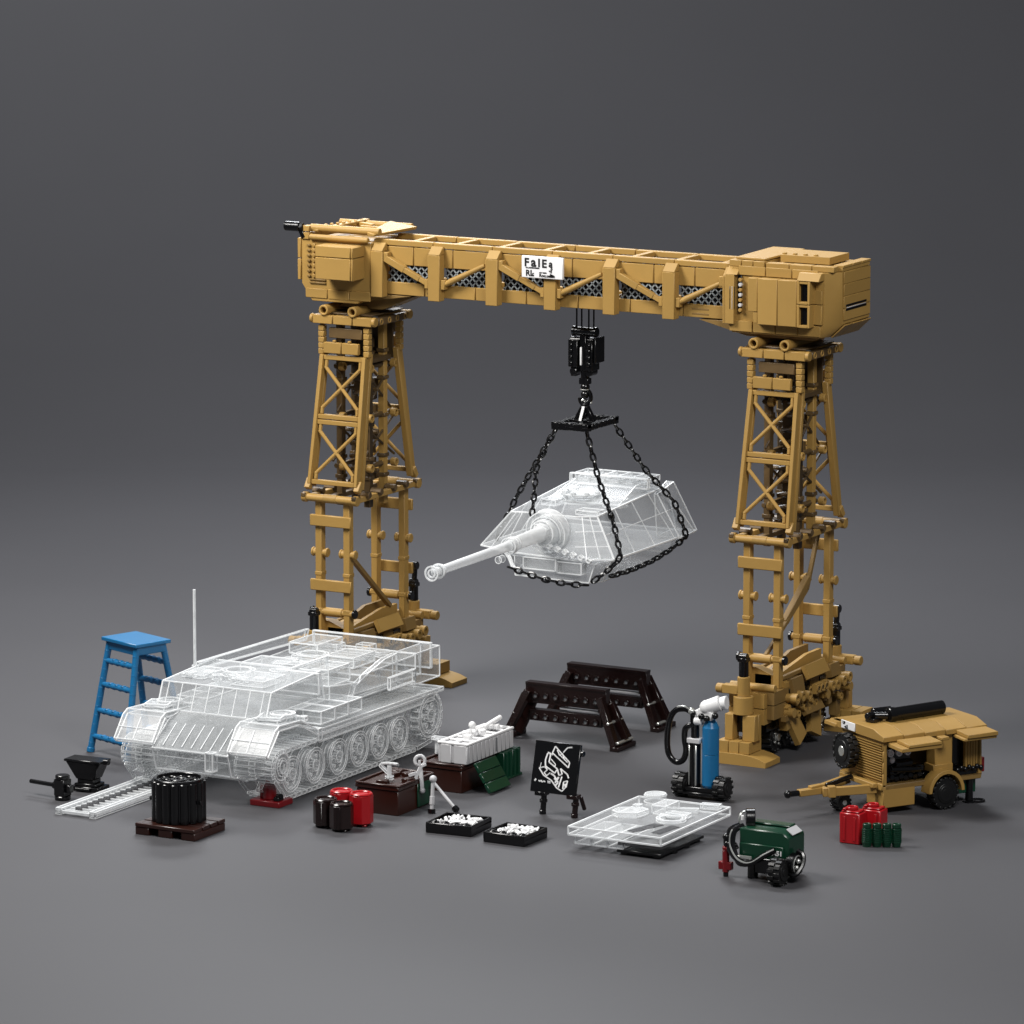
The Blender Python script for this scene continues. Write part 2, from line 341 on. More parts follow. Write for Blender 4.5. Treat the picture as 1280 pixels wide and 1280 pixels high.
        j.box(cx-.12, cx+.02, y+.09*-s, y+.2*-s, .52, .9) if s < 0 else j.box(cx-.02, cx+.12, y-.2, y-.09, .52, .9)
        j.bricks(cx-.21, cx-.1, y-.09, y+.09, .28, .6, 1, 1, 1); j.bricks(cx+.03, cx+.2, y-.09, y+.09, .28, .6, 1, 2, 1); j.box(cx-.12, cx+.06, y+.03, y+.09, .36, .6, 2)
        finish('screw_jack', j, [TAN, DTAN, BLK], tw)
        f = MB(); ox = cx if s < 0 else cx+.28
        f.bricks(ox-.27, ox+.16, y-.17, y+.17, .14, .28, 3)
        pr = [(ox-.34, 0), (ox+.40, 0), (ox+.40, .065), (ox+.3, .105), (ox+.18, .13), (ox+.06, .14), (ox-.34, .14)]
        f.prism(pr, y-.2, y+.2, 'y')
        f.box(ox-.33, ox+.39, y-.19, y+.19, .0, .004, 1)
        finish('foot', f, [TAN, DTAN], tw)
    tw.location = (-3.03, 0, 0); return tw
def tyre(mb, c, ax, r, wd, teeth=14, m=0, mh=1):
    c = V(c); ax = V(ax).normalized(); q = c+ax*wd; a = ax.orthogonal().normalized(); b = ax.cross(a)
    mb.cyl(c+ax*.01, q-ax*.01, r*.9, n=20, m=m); mb.cyl(c, q, r*.62, n=16, m=m); mb.cyl(c-ax*.006, q+ax*.006, r*.3, n=12, m=mh)
    for k in range(teeth):
        t = 2*math.pi*k/teeth; d = a*math.cos(t)+b*math.sin(t); e = ax.cross(d)
        for sgn in (0, 1):
            t2 = t+sgn*math.pi/teeth; d2 = a*math.cos(t2)+b*math.sin(t2); e2 = ax.cross(d2)
            p0 = c+ax*(wd*.5*sgn)+d2*r*.93; w_ = r*.13
            vs = [p0+ax*i*wd*.5+e2*j*w_+d2*k_*r*.07 for i in (0, 1) for j in (-1, 1) for k_ in (-1, 1)]
            mb.add(vs, [(0, 1, 3, 2), (4, 6, 7, 5), (0, 4, 5, 1), (2, 3, 7, 6), (0, 2, 6, 4), (1, 5, 7, 3)], m)
tw1 = tower()
def leaning(px, s, off):                             # the long stay that leans inside each lower ladder
    q = MB()
    q.bar((.12, -.55, 1.95), (.16, .42, 1.12), .07, .055, 0) if s > 0 else (q.bar((.05, -.72, 1.25), (.2, .1, 1.95), .05, .05), q.bar((.2, .1, 1.95), (.16, .5, 2.6), .05, .06), q.bar((.1, -.3, 1.6), (.21, .12, 2.1), .09, .075))
    return q
tw2 = dup(tw1, crane, location=(3.025, 0, 0))
finish('diagonal_stay', leaning(0, 1, 0), DTAN, tw1); finish('diagonal_stay', leaning(0, -1, 0), DTAN, tw2)
# --- the girder
def lx(x): return x-GX
def ly(y): return y-GY
g = MB(); X0, X1 = lx(-1.98), lx(3.1); YF, YB = ly(.0), ly(.68)
for ys, ye in ((YF, YF+.08), (YB-.08, YB)):
    g.bricks(X0, X1, ys, ye, 5.28, 5.44, 7); g.bricks(X0, X1, ys, ye, 5.66, 5.89, 9)
    g.bricks(X0, X1, (ys+ye)/2-.045, (ys+ye)/2+.045, 5.90, 5.97, 6)
for z in (5.31, 5.37): 
    for xx in (-1.1, 2.62): g.box(lx(xx)-.12, lx(xx)+.12, YF-.004, YF+.02, z, z+.03, 1)
g.box(X0, X1, YF+.08, YB-.08, 5.30, 5.33, 1)
for k in range(10): g.box(lx(-1.7+.495*k)-.03, lx(-1.7+.495*k)+.03, YF+.08, YB-.08, 5.33, 5.42, 1)
girder = finish('girder', g, [TAN, DTAN], crane)
for k in range(7):
    x = lx(-1.87+.823*k); p = MB()
    p.box(x-.085, x+.085, YF-.13, YF-.002, 5.25, 5.83); p.prism([(YF-.13, 5.832), (YF-.002, 5.832), (YF-.002, 5.93), (YF-.03, 5.93)], x-.085, x+.085, 'x')
    sd = 1 if k % 2 == 0 else -1
    if k % 2 == 0: p.box(x+.085, x+.145, YF-.11, YF-.002, 5.70, 5.82) if k < 6 else p.box(x-.145, x-.085, YF-.11, YF-.002, 5.70, 5.82); 
    else: p.box(x+.088, x+.145, YF-.11, YF-.002, 5.40, 5.52); p.box(x-.145, x-.088, YF-.11, YF-.002, 5.40, 5.52)
    finish('girder_post', p, TAN, girder); finish('girder_post', MB().box(x-.07, x+.07, YB+.002, YB+.1, 5.25, 5.86), TAN, girder)
for k in range(6):
    xa, xb = lx(-1.87+.823*k)+.12, lx(-1.87+.823*(k+1))-.12
    za, zb = (5.74, 5.46) if k % 2 == 0 else (5.46, 5.74)
    p = MB(); A, B = V((xa, YF-.07, za)), V((xb, YF-.07, zb)); C1 = A.lerp(B, .25); C2 = A.lerp(B, .45); C3 = A.lerp(B, .82)
    if k % 2: A, B = B, A; C1 = A.lerp(B, .25); C2 = A.lerp(B, .45); C3 = A.lerp(B, .82)
    if k % 2 == 0: p.bar(A, C2, .085, .085, 0, (0, 1, 0)); p.bar(C2, B, .06, .06, 0, (0, 1, 0)); p.bar(C1, C3, .068, .075, 0, (0, 1, 0))
    else: p.cyl(A, C2, .028, .034); p.cyl(C2, C3, .034, .042); p.cyl(C3, B, .042, .03)
    finish('girder_brace', p, TAN, girder)
    me = MB(); x0, x1 = xa-.03, xb+.03; n = 7
    for i in range(-2, n+1):                         # diamond lattice
        for s in (1, -1):
            xs, xe = x0+(x1-x0)*i/n, x0+(x1-x0)*(i+2.3)/n; zs, ze = (5.44, 5.66) if s > 0 else (5.66, 5.44)
            def cl(xx): t = (xx-xs)/(xe-xs); return V((xx, YF+.03, zs+(ze-zs)*t))
            a, b = max(xs, x0), min(xe, x1)
            if b-a > .02: me.bar(cl(a), cl(b), .015, .014, 0, (0, 1, 0))
    me.box(x0, x1, YF+.05, YF+.06, 5.44, 5.66, 1)
    finish('mesh_panel', me, [MGL, BLK], girder, 0)
for k in range(8):
    x = lx(-1.45+.62*k); finish('cross_bar', MB().box(x-.04, x+.04, YF+.09, YB-.09, 5.905, 5.965), TAN, girder)
# --- sign board
sg = MB().box(lx(.23), lx(.81), YF-.175, YF-.135, 5.645, 5.915)
T = lambda x, z, rot=0: M.Translation((lx(.23)+x, YF-.177, 5.645+z)) @ M.Rotation(R(90), 4, 'X') @ M.Rotation(R(rot), 4, 'Z')
sign = finish('sign_board', sg, [WHT], girder)
tx = MB()
for s_, x, z, sz, r_ in (('F', .06, .155, .115, 0), ('a', .155, .155, .135, 0), ('I', .25, .155, .115, 0), ('E', .305, .15, .115, 0), ('a', .40, .165, .10, -12), ('3', .40, .11, .07, -30), ('v', .43, .08, .05, 20), ('w', .41, .05, .06, -25),
    ('n.a.ueuu.mum', .08, .128, .028, 0), ('RL', .08, .035, .085, 0), ('c', .17, .045, .05, 0), ('ew uum', .27, .075, .026, 0), ('Rou.uellin', .27, .03, .045, 0)):
    text(tx, s_, sz*1.22, T(x-.02, z-.01, r_))
finish('lettering', tx, INK, sign, 0)
# --- left housing
def prof(x0, x1, z0=5.14, z1=5.92, cx=.15, cz=.22, inner=True):
    return [(x0, z1), (x0, z0+cz), (x0+.04, z0+cz-.06), (x0+cx, z0), (x1-.2, z0), (x1, z0+.14), (x1, z1)]
h = MB(); a, b = lx(-2.98), lx(-1.97)
h.prism(prof(a, b), ly(-.1), ly(.78), 'y')
h.bricks(a+.06, b, ly(-.115), ly(-.1), 5.18, 5.30, 3); 
h.box(a+.12, a+.36, ly(-.118), ly(-.1), 5.36, 5.385, 1); h.box(a+.12, a+.36, ly(-.118), ly(-.1), 5.40, 5.425, 1)
h.bricks(a-.05, a-.002, ly(-.12), ly(.8), 5.40, 5.93, 1, 3, 2)
for k in range(7): h.cyl((a+.19, ly(-.13), 5.46+k*.065), (a+.19, ly(-.09), 5.46+k*.065), .026, n=8); h.box(a+.09, a+.14, ly(-.125), ly(-.1), 5.44+k*.065, 5.47+k*.065, 1)
# underside wedge toward the girder
h.prism([(lx(-2.15), 5.16), (lx(-1.45), 5.27), (lx(-1.97), 5.27)], ly(0), ly(.7), 'y', 1)
h.prism([(lx(-2.6), 5.05), (lx(-1.95), 5.05), (lx(-1.5), 5.24), (lx(-2.3), 5.24)], ly(.15), ly(.6), 'y', 1)
# roof: rails, open frame, sloping hatch
h.cyl((a+.14, ly(-.12), 5.955), (b-.02, ly(-.12), 5.955), .038); h.cyl((a+.1, ly(-.03), 6.06), (b+.1, ly(-.03), 6.06), .05)
h.bricks(a+.03, a+.12, ly(-.12), ly(.0), 5.92, 6.09, 1, 1, 2); h.cyl((a+.05, ly(.78), 6.04), (b+.1, ly(.78), 6.04), .045)
h.bricks(a+.02, a+.12, ly(0), ly(.8), 5.93, 6.0, 1, 4); h.box(a+.15, b, ly(0), ly(.74), 5.9, 5.935, 1)
h.obox((a+.3, ly(.38), 6.06), (.1, .95, .03), rx=3, rz=-14); h.obox((a+.52, ly(.62), 6.05), (.34, .07, .05), rz=-26); h.obox((a+.72, ly(.5), 6.03), (.4, .06, .05))
for k in range(8): h.cyl((a+.2+.028*k, ly(.02+.1*k), 6.075), (a+.2+.028*k, ly(.02+.1*k), 6.1), .024, n=8)
h.add([(b-.05, ly(-.1), 6.01), (b+.06, ly(-.12), 6.01), (b+.2, ly(.7), 6.02), (b-.18, ly(.7), 6.05), (b-.05, ly(-.1), 6.06), (b+.06, ly(-.12), 6.04), (b+.22, ly(.7), 6.06), (b-.18, ly(.7), 6.11)],
      [(0, 1, 2, 3), (7, 6, 5, 4), (0, 4, 5, 1), (1, 5, 6, 2), (2, 6, 7, 3), (3, 7, 4, 0)])
hl = finish('end_housing', h, [TAN, DTAN, BLK], crane)
pb = MB(); x0, x1 = lx(-2.60), lx(-2.06)
pb.box(x0, x1-.03, ly(-.41), ly(-.1), 5.47, 5.745); pb.box(x0, x1-.03, ly(-.41), ly(-.1), 5.753, 5.89); pb.box(x1-.024, x1+.002, ly(-.405), ly(-.1), 5.468, 5.745); pb.box(x1-.024, x1+.002, ly(-.405), ly(-.1), 5.753, 5.888)
finish('machinery_box', pb, TAN, hl)
wn = MB(); wn.cyl((a-.22, ly(-.1), 6.07), (a-.02, ly(-.1), 6.07), .062); wn.cyl((a-.02, ly(-.1), 6.07), (a+.03, ly(-.1), 6.07), .05, n=8); wn.bar((a-.02, ly(-.1), 6.05), (a+.04, ly(-.1), 5.93), .05, .06); wn.pipe((a-.235, ly(-.1), 6.07), (a-.215, ly(-.1), 6.07), .06, .03)
finish('winch_handle', wn, BLK, hl)
# --- right housing
h = MB(); a, b = lx(3.1), lx(4.5)
pf = [(ly(.05), 0), (ly(-.1), 0)]
def plan(z, i): return [(a, ly(-.1), z), (b-.16-i*.5, ly(-.1), z), (b-i, ly(.06), z), (b-i, ly(.84), z), (a, ly(.84), z)]
L0, L1, L2, L3 = plan(5.14, .18), plan(5.34, .0), plan(5.96, 0), None
vs = plan(5.15, .17)+plan(5.32, .0)+plan(5.95, 0); n = 5
h.add(vs, [tuple(range(n)), tuple(range(3*n-1, 2*n-1, -1))]+[(k*n+i, (k+1)*n+i, (k+1)*n+(i+1) % n, k*n+(i+1) % n) for k in (0, 1) for i in range(n)])
for k in range(4): h.box(b+.001, b+.014, ly(.09), ly(.83), 5.36+k*.148, 5.36+k*.148+.143)
for k in range(3): h.add([V((b-.165+dx, ly(.1+.25*k)+dy, z)) for dx, z in ((0, 5.145), (.175, 5.31)) for dy in (0, .243)]+[V((b-.15+dx, ly(.1+.25*k)+dy, z-.01)) for dx, z in ((0, 5.145), (.175, 5.31)) for dy in (0, .243)], [(0, 1, 3, 2), (4, 6, 7, 5), (0, 2, 6, 4), (1, 5, 7, 3), (0, 4, 5, 1), (2, 3, 7, 6)])
for z in (5.47, 5.52): h.box(b+.01, b+.018, ly(.14), ly(.72), z, z+.03, 2)
h.box(b+.012, b+.022, ly(.16), ly(.70), 5.504, 5.515, 3)
h.bricks(a-.02, b-.2, ly(-.125), ly(-.1), 5.17, 5.30, 4); h.bricks(a+.1, b-.24, ly(-.122), ly(-.1), 5.86, 5.97, 3)
h.box(a-.06, a+.06, ly(-.17), ly(-.1), 5.26, 5.86); h.prism([(ly(-.17), 5.862), (ly(-.1), 5.862), (ly(-.02), 5.96), (ly(-.06), 5.96)], a-.06, a+.1, 'x')
for x in (.0, .03, .06): h.box(a+x-.008+.01, a+x+.01, ly(-.176), ly(-.165), 5.44, 5.72, 2 if x != .03 else 3)
h.box(a+.09, a+.14, ly(-.126), ly(-.1), 5.4, 5.86, 2)
for k in range(7): h.cyl((a+.13, ly(-.15), 5.43+k*.062), (a+.13, ly(-.1), 5.43+k*.062), .024, n=8, m=3 if k % 2 else 0)
h.box(b-.34, b-.17, ly(-.14), ly(-.1), 5.32, 5.56); h.box(b-.34, b-.17, ly(-.14), ly(-.1), 5.568, 5.74)
h.prism([(lx(2.6), 5.26), (lx(3.25), 5.10), (b-.35, 5.10), (b-.2, 5.15), (lx(3.1), 5.27)], ly(0), ly(.7), 'y', 1)
h.bricks(a-.05, a+.42, ly(-.08), ly(.8), 5.955, 6.03, 3, 1); h.add([(a, ly(.0), 6.035), (a+.4, ly(-.02), 6.035), (a+.55, ly(.78), 6.08), (a+.12, ly(.78), 6.08), (a, ly(0), 6.06), (a+.4, ly(-.02), 6.06), (a+.55, ly(.78), 6.105), (a+.12, ly(.78), 6.105)], [(0, 1, 2, 3), (7, 6, 5, 4), (0, 4, 5, 1), (1, 5, 6, 2), (2, 6, 7, 3), (3, 7, 4, 0)])
h.bricks(a+.44, b-.05, ly(-.07), ly(.06), 5.955, 6.02, 3); h.box(a+.44, b+.0, ly(.07), ly(.84), 5.955, 6.0); h.bricks(b-.12, b+.01, ly(.07), ly(.85), 6.0, 6.03, 1, 3)
h.obox((a+.86, ly(.42), 6.06), (.66, .55, .09)); 
for k in range(4): h.cyl((a+.56+.14*k, ly(.2), 6.10), (a+.56+.14*k, ly(.2), 6.125), .03, n=10)
hr = finish('end_housing', h, [TAN, DTAN, BLK, LGR], crane)
cb = MB(); x0 = lx(3.38)
cb.box(x0, x0+.13, ly(-.24), ly(-.1), 5.44, 5.85); cb.box(x0+.136, x0+.40, ly(-.25), ly(-.1), 5.29, 5.85); cb.box(x0+.406, x0+.66, ly(-.25), ly(-.1), 5.29, 5.85)
cb.box(x0+.07, x0+.13, ly(-.23), ly(-.1), 5.30, 5.435)
cab = finish('cabin', cb, TAN, hr)
for z in (5.29, 5.574):
    wf = MB(); A, B = x0+.666, x0+.84; ys = ly(-.255)
    wf.box(A, A+.03, ys, ly(-.1), z, z+.275); wf.box(B-.03, B, ys, ly(-.1), z, z+.275); wf.box(A+.03, B-.03, ys, ly(-.1), z, z+.03); wf.box(A+.03, B-.03, ys, ly(-.1), z+.245, z+.275); wf.box(A+.03, B-.03, ys+.05, ys+.06, z+.03, z+.245, 1)
    finish('cabin_window', wf, [TAN, BLK], cab)
finish('cabin_hood', MB().prism([(ly(-.255), 5.855), (ly(-.1), 5.855), (ly(-.1), 5.95), (ly(-.18), 5.95)], x0+.66, x0+.96, 'x'), TAN, cab)
# ------------------------------------------------------------------ hook block and lifting gear
hx, hy = .84, .36
hb = thing('hook_block', 'black pulley block with a hook hanging on cables under the tan girder', 'hook block', (hx, hy, 0))
for x in (-.12, -.05, .05, .12): finish('cable', MB().cyl((x, 0, 4.9), (x, 0, 5.34), .011, n=6), BLK, hb, 0)
b = MB()
b.cyl((-.15, 0, 4.94), (.15, 0, 4.94), .055); b.cyl((-.17, 0, 4.94), (-.13, 0, 4.94), .065); b.cyl((.13, 0, 4.94), (.17, 0, 4.94), .065)
b.box(-.19, -.06, -.1, .1, 4.5, 4.84); b.box(.05, .15, -.1, .1, 4.46, 4.82); b.box(.17, .2, -.1, .14, 4.56, 4.88); b.box(-.05, .04, -.06, .06, 4.45, 4.9)
for z in (4.55, 4.63, 4.71, 4.78): b.cyl((.1, -.13, z), (.1, .12, z), .028, n=10); b.cyl((-.15, -.125, z), (-.15, .12, z), .024, n=10)
b.cyl((-.13, -.08, 4.44), (-.13, .08, 4.44), .05); b.cyl((.09, -.08, 4.44), (.09, .08, 4.44), .05); b.box(-.17, -.1, -.07, .07, 4.38, 4.5); b.box(.05, .12, -.07, .07, 4.4, 4.48)
b.cyl((-.2, 0, 4.83), (.13, 0, 4.83), .04)
body = finish('block_body', b, BLK, hb)
finish('light_bar', MB().box(-.012, .012, -.125, -.101, 4.53, 4.76), WHT, hb)
k = MB(); k.cyl((0, 0, 4.28), (0, 0, 4.45), .055); k.obox((0, 0, 4.32), (.13, .1, .08)); k.sph((0, 0, 4.24), .06); k.cyl((0, 0, 4.1), (0, 0, 4.24), .035)
k.tube([(0, 0, 4.24), (.07, 0, 4.17), (.075, 0, 4.08), (0, 0, 4.02), (-.06, 0, 4.05), (-.075, 0, 4.11)], .026); k.sph((.0, 0, 4.15), .055)
finish('hook', k, BLK, hb); finish('hook_collar', MB().cyl((0, 0, 4.205), (0, 0, 4.225), .062), SIL, hb)
# spreader frame
sf = thing('spreader_frame', 'black rectangular lifting frame hanging from the hook above the clear turret', 'lifting frame', (hx, hy, 0))
f = MB(); 
for s in (-1, 1):
    f.box(-.26, .26, s*.36-.05, s*.36+.05, 3.75, 3.84); f.box(s*.22-.045, s*.22+.045, -.305, .305, 3.76, 3.835)
    for y in (-.24, -.12, 0, .12, .24): f.pipe((s*.22-.05, y, 3.8), (s*.22+.05, y, 3.8), .036, .02, 10, 0)
    for x in (-.2, 0, .2): f.box(x-.06, x+.06, s*.36-.055, s*.36+.055, 3.79, 3.845)
f.box(-.26, .26, -.05, .05, 3.77, 3.83)
finish('frame_ring', f, BLK, sf)
f = MB()
for s in (-1, 1): f.bar((s*.12, 0, 3.82), (s*.02, 0, 4.0), .06, .07, 0, (0, 1, 0)); f.bar((0, s*.12, 3.82), (0, s*.02, 4.0), .05, .05, 0, (1, 0, 0))
f.ring((0, 0, 4.03), (0, 1, 0), .045, .022); f.cyl((0, -.03, 3.97), (0, .03, 3.97), .04)
finish('lifting_eye', f, BLK, sf)
finish('eye_pin', MB().cyl((-.05, 0, 4.075), (.1, 0, 4.055), .018, n=8), SIL, sf)
def chain(pts, label, sp=.098):
    P = [V(p) for p in pts]; seg = [0]
    for i in range(1, len(P)): seg.append(seg[-1]+(P[i]-P[i-1]).length)
    n = max(1, round(seg[-1]/sp)); mb = MB()
    def at(s_):
        for i in range(1, len(P)):
            if s_ <= seg[i] or i == len(P)-1:
                t = (s_-seg[i-1])/(seg[i]-seg[i-1]); return P[i-1].lerp(P[i], t)
    for i in range(n):
        a, b = at(seg[-1]*i/n), at(seg[-1]*(i+1)/n); c = (a+b)/2; d = (b-a).normalized()
        s1 = d.cross(V((.876, .48, 0)) if abs(d.z) > .3 else V((0, 0, 1))).normalized(); s2 = d.cross(s1)
        e = (s1*.35+s2) if i % 2 else (s1-s2*.3); e.normalize(); L_ = sp*.60; W_ = .031
        pts_ = [c+d*L_*math.cos(t)+e*W_*math.sin(t) for t in [2*math.pi*j/12 for j in range(12)]]
        mb.tube(pts_, .0145, 6, 0, True, 1)
    k = at(seg[-1]*.52); mb.sph(k, .036)
    return tag(finish('lifting_chain', mb, BLK, None, 0), label, 'chain', 'chains slinging the turret from the lifting frame')
chain([(.61, .05, 3.76), (.08, -.03, 2.85), (-.09, -.27, 2.3)], 'leftmost of four sling chains, falling over the left side of the clear turret')
chain([(.62, -.0, 3.76), (.47, -.22, 3.3), (.55, -.43, 2.98), (.60, -.58, 2.74)], 'black sling chain ending just above the gun mantlet, second from the left of the four')
chain([(1.05, -.0, 3.76), (1.3, -.15, 3.2), (1.62, -.35, 2.7), (1.83, -.55, 2.32), (1.66, -.62, 2.14), (1.52, -.72, 2.02)], 'third sling chain from the left, passing over the front right corner of the clear turret')
chain([(1.06, .7, 3.76), (1.4, .93, 3.15), (1.72, 1.1, 2.75), (1.84, 1.2, 2.32), (1.78, .95, 2.2), (1.72, .5, 2.1), (1.68, .0, 2.06), (1.6, -.4, 2.04)], 'rightmost of four sling chains, hanging over the right side of the clear turret')
c = chain([(.42, -.86, 2.13), (.9, -.88, 2.03), (1.25, -.86, 1.99), (1.5, -.8, 1.99)], 'black chain running level beneath the front of the hanging turret, ending at its right corner'); 
# ------------------------------------------------------------------ clear turret
tu = thing('tank_turret', 'transparent tank turret with a long gun hanging in black chains under the crane', 'turret', (.84, .45, 2.3))
def tl(p): return (p[0]-.84, p[1]-.45, p[2]-2.3)
def hexa(mb, lo, hi, m=0):
    n = len(lo); return mb.add([tl(p) for p in lo+hi], [tuple(range(n)), tuple(range(2*n-1, n-1, -1))]+[(i, n+i, n+(i+1) % n, (i+1) % n) for i in range(n)], m)
s = MB()
lo = [(-.1, -.62, 2.32), (.42, -.68, 2.28), (1.26, -.68, 2.26), (1.76, -.6, 2.3), (1.8, 1.5, 2.32), (-.12, 1.5, 2.34)]
hi = [(.22, -.42, 2.74), (.5, -.47, 2.76), (1.15, -.47, 2.76), (1.43, -.42, 2.78), (1.47, 1.3, 2.9), (.2, 1.3, 2.9)]
hexa(s, lo, hi)
for k in (.25, .5, .75):                              # plate joints on the sloping sides
    for A, B, C_, D_ in ((lo[3], hi[3], lo[4], hi[4]), (lo[0], hi[0], lo[5], hi[5])):
        p, q = V(A).lerp(V(C_), k), V(B).lerp(V(D_), k); s.bar(tl(p), tl(q), .010, .010, 1)
for A, B, C_, D_ in ((lo[3], hi[3], lo[4], hi[4]),):
    s.bar(tl(V(A).lerp(V(B), .55)), tl(V(C_).lerp(V(D_), .55)), .010, .010, 1)
for k in (.3, .65):
    for i, j in ((0, 1), (2, 3)): s.bar(tl(V(lo[i]).lerp(V(lo[j]), k)), tl(V(hi[i]).lerp(V(hi[j]), k)), .010, .010, 1)
    s.bar(tl(V(lo[2]).lerp(V(hi[2]), k)), tl(V(lo[3]).lerp(V(hi[3]), k)), .010, .010, 1)
clr('turret_shell', s, tu, .008, None, CLB)
s = MB(); hexa(s, [(.42, -.68, 2.0), (1.42, -.62, 1.98), (1.5, -.4, 1.97), (1.6, 1.2, 2.08), (.1, 1.2, 2.1), (.3, -.3, 2.05)], [(.4, -.66, 2.24), (1.5, -.62, 2.22), (1.68, -.5, 2.26), (1.72, 1.45, 2.28), (-.02, 1.45, 2.28), (.0, -.5, 2.26)])
s.box(-.3, .15, -1.14, -1.02, -.2, -.06); s.box(.16, .5, -1.12, -1.0, -.22, -.08)
clr('turret_base', s, tu, .006, None, CLB)
for args in (((-.05, 1.34, 2.36, -.26), 1.0),):
    s = MB(); hexa(s, [(1.5, 1.05, 2.31), (1.82, 1.05, 2.31), (1.80, 1.56, 2.33), (1.5, 1.56, 2.33)], [(1.46, 1.05, 2.84), (1.50, 1.05, 2.84), (1.50, 1.5, 2.93), (1.4, 1.5, 2.93)]); clr('side_bin', s, tu)
s = MB(); hexa(s, [(.35, .3, 2.8), (1.35, .3, 2.8), (1.4, 1.35, 2.86), (.3, 1.35, 2.86)], [(.42, .85, 2.96), (1.3, .85, 2.96), (1.36, 1.3, 3.0), (.35, 1.3, 3.0)])
s.bricks(-.46, .56, .52, .86, .68, .74, 5); s.box(-.5, .6, .45, .5, .62, .74)
clr('bustle_rack', s, tu)
s = MB(); s.pipe((-.12, .05, .47), (-.12, .05, .58), .25, .2, 20); s.cyl((-.12, .05, .54), (-.12, .05, .56), .19); q = MB(); q.box(.2, .5, -.7, -.5, .45, .5); clr('vision_block', q, tu, .005); q = MB(); q.box(-.5, -.3, -.3, .0, .45, .52); clr('vision_block', q, tu, .005); q = MB(); q.cyl((.38, .0, .46), (.38, .0, .55), .16); clr('hatch', q, tu, .005)
for k in range(8): s.cyl((-.12+.22*math.cos(k*.785), .05+.22*math.sin(k*.785), .58), (-.12+.22*math.cos(k*.785), .05+.22*math.sin(k*.785), .61), .03, n=8)
clr('hatch', s, tu, .006)
s = MB(); s.pipe((-.0, -1.12, .26), (0, -.98, .28), .27, .21, 24); s.cyl((0, -1.22, .27), (0, -1.0, .28), .16, .19); s.sph((0, -1.16, .27), .15); s.obox((-.02, -1.2, .28), (.17, .1, .17), ry=20)
for k in range(6): s.bar((.08+.1*k, -1.2+.02*k, .13-.03*k), (.12+.1*k, -1.2+.02*k, .1-.03*k), .05, .04)
clr('mantlet', s, tu, .0065, None, CLT)
s = MB(); s.cyl((0, -1.1, .27), (0, -1.9, .255), .1, .085, 20); s.cyl((0, -2.0, .25), (0, -3.86, .225), .062, .052, 20); s.pipe((0, -1.98, .25), (0, -2.07, .25), .1, .06, 20); s.cyl((0, -1.9, .255), (0, -1.98, .25), .085, .065, 20)
gun = clr('gun_barrel', s, tu, .006, None, CLT)
s = MB(); s.pipe((0, -3.8, .225), (0, -3.96, .222), .086, .045, 20); s.pipe((0, -3.74, .225), (0, -3.78, .225), .07, .05, 20); s.cyl((0, -3.9, .222), (0, -3.88, .222), .03, n=8)
clr('muzzle', s, gun, .009)
s = MB(); s.tube([(-.62, -1.1, .02), (-.5, -1.14, -.08), (-.42, -1.2, -.17), (-.36, -1.24, -.2)], .02); s.pipe((-.62, -1.2, -.12), (-.62, -1.1, -.12), .045, .02); clr('tow_hook', s, tu, .004)
# ------------------------------------------------------------------ clear tank hull
tk = thing('tank_hull', 'transparent tank hull with road wheels and tracks standing at the left below the crane', 'tank hull', (-1.1, -3.7, 0))
def a2(mb_): return mb_
TX, TY = 1.1, 3.7
class TB(MB):                                         # writes world coordinates, stores them relative to the tank
    def add(s, vs, fs, m=0, smooth=False): return MB.add(s, [(v[0]+TX, v[1]+TY, v[2]) for v in vs], fs, m, smooth)
def tclr(name, mb, parent, r=.0065): 
    m2 = MB(); m2.v, m2.f, m2.m, m2.sm = mb.v, mb.f, mb.m, mb.sm; return clr(name, m2, parent, r, None, CLB if name in ('hull', 'superstructure', 'fender') else None)
s = TB(); s.prism([(-5.45, .22), (-5.78, .34), (-5.86, .6), (-5.5, .86), (-5.2, .94), (-1.75, .78), (-1.62, .4), (-1.85, .2)], -1.62, -.58, 'x')
for k in range(7): x = -1.62+1.04*(k+1)/8; s.bar((x, -5.83, .64), (x, -5.52, .851), .007, .007, 1)
s.bar((-1.62, -5.80, .5), (-.58, -5.80, .5), .01, .01, 1); s.box(-.86, -.76, -5.9, -5.8, .4, .62); s.cyl((-1.55, -5.86, .6), (-.65, -5.86, .6), .02)
s.box(-1.45, -.75, -3.2, -2.0, .34, .7)
hull = tclr('hull', s, tk, .007)
s = TB(); s.prism([(-5.25, .93), (-5.12, 1.24), (-4.0, 1.30), (-3.9, .93)], -1.93, -.42, 'x')
for k in range(8): x = -1.93+1.51*(k+.5)/8; s.bar((x, -5.252, .935), (x, -5.123, 1.235), .010, .010, 1)
s.prism([(-3.9, .92), (-3.9, 1.10), (-3.2, 1.02), (-3.15, 1.10), (-1.75, 1.12), (-1.7, .86)], -1.9, -.35, 'x')
s.box(-1.72, -1.2, -3.7, -3.2, 1.07, 1.22); s.box(-.85, -.45, -3.75, -3.25, 1.06, 1.26); s.box(-1.75, -1.35, -2.5, -1.9, 1.13, 1.26); s.box(-.98, -.6, -2.9, -2.4, 1.12, 1.24)
s.bar((-1.9, -4.0, 1.3), (-1.9, -3.9, 1.28), .01, .01, 1)
tclr('superstructure', s, tk, .0075)
s = TB(); s.add([(-1.94, -4.4, 1.24), (-1.94, -1.85, 1.16), (-1.9, -1.85, 1.3), (-1.9, -4.4, 1.34), (-1.90, -4.4, 1.24), (-1.90, -1.85, 1.16), (-1.86, -1.85, 1.3), (-1.86, -4.4, 1.34)], [(0, 1, 2, 3), (7, 6, 5, 4), (0, 4, 5, 1), (1, 5, 6, 2), (2, 6, 7, 3), (3, 7, 4, 0)])
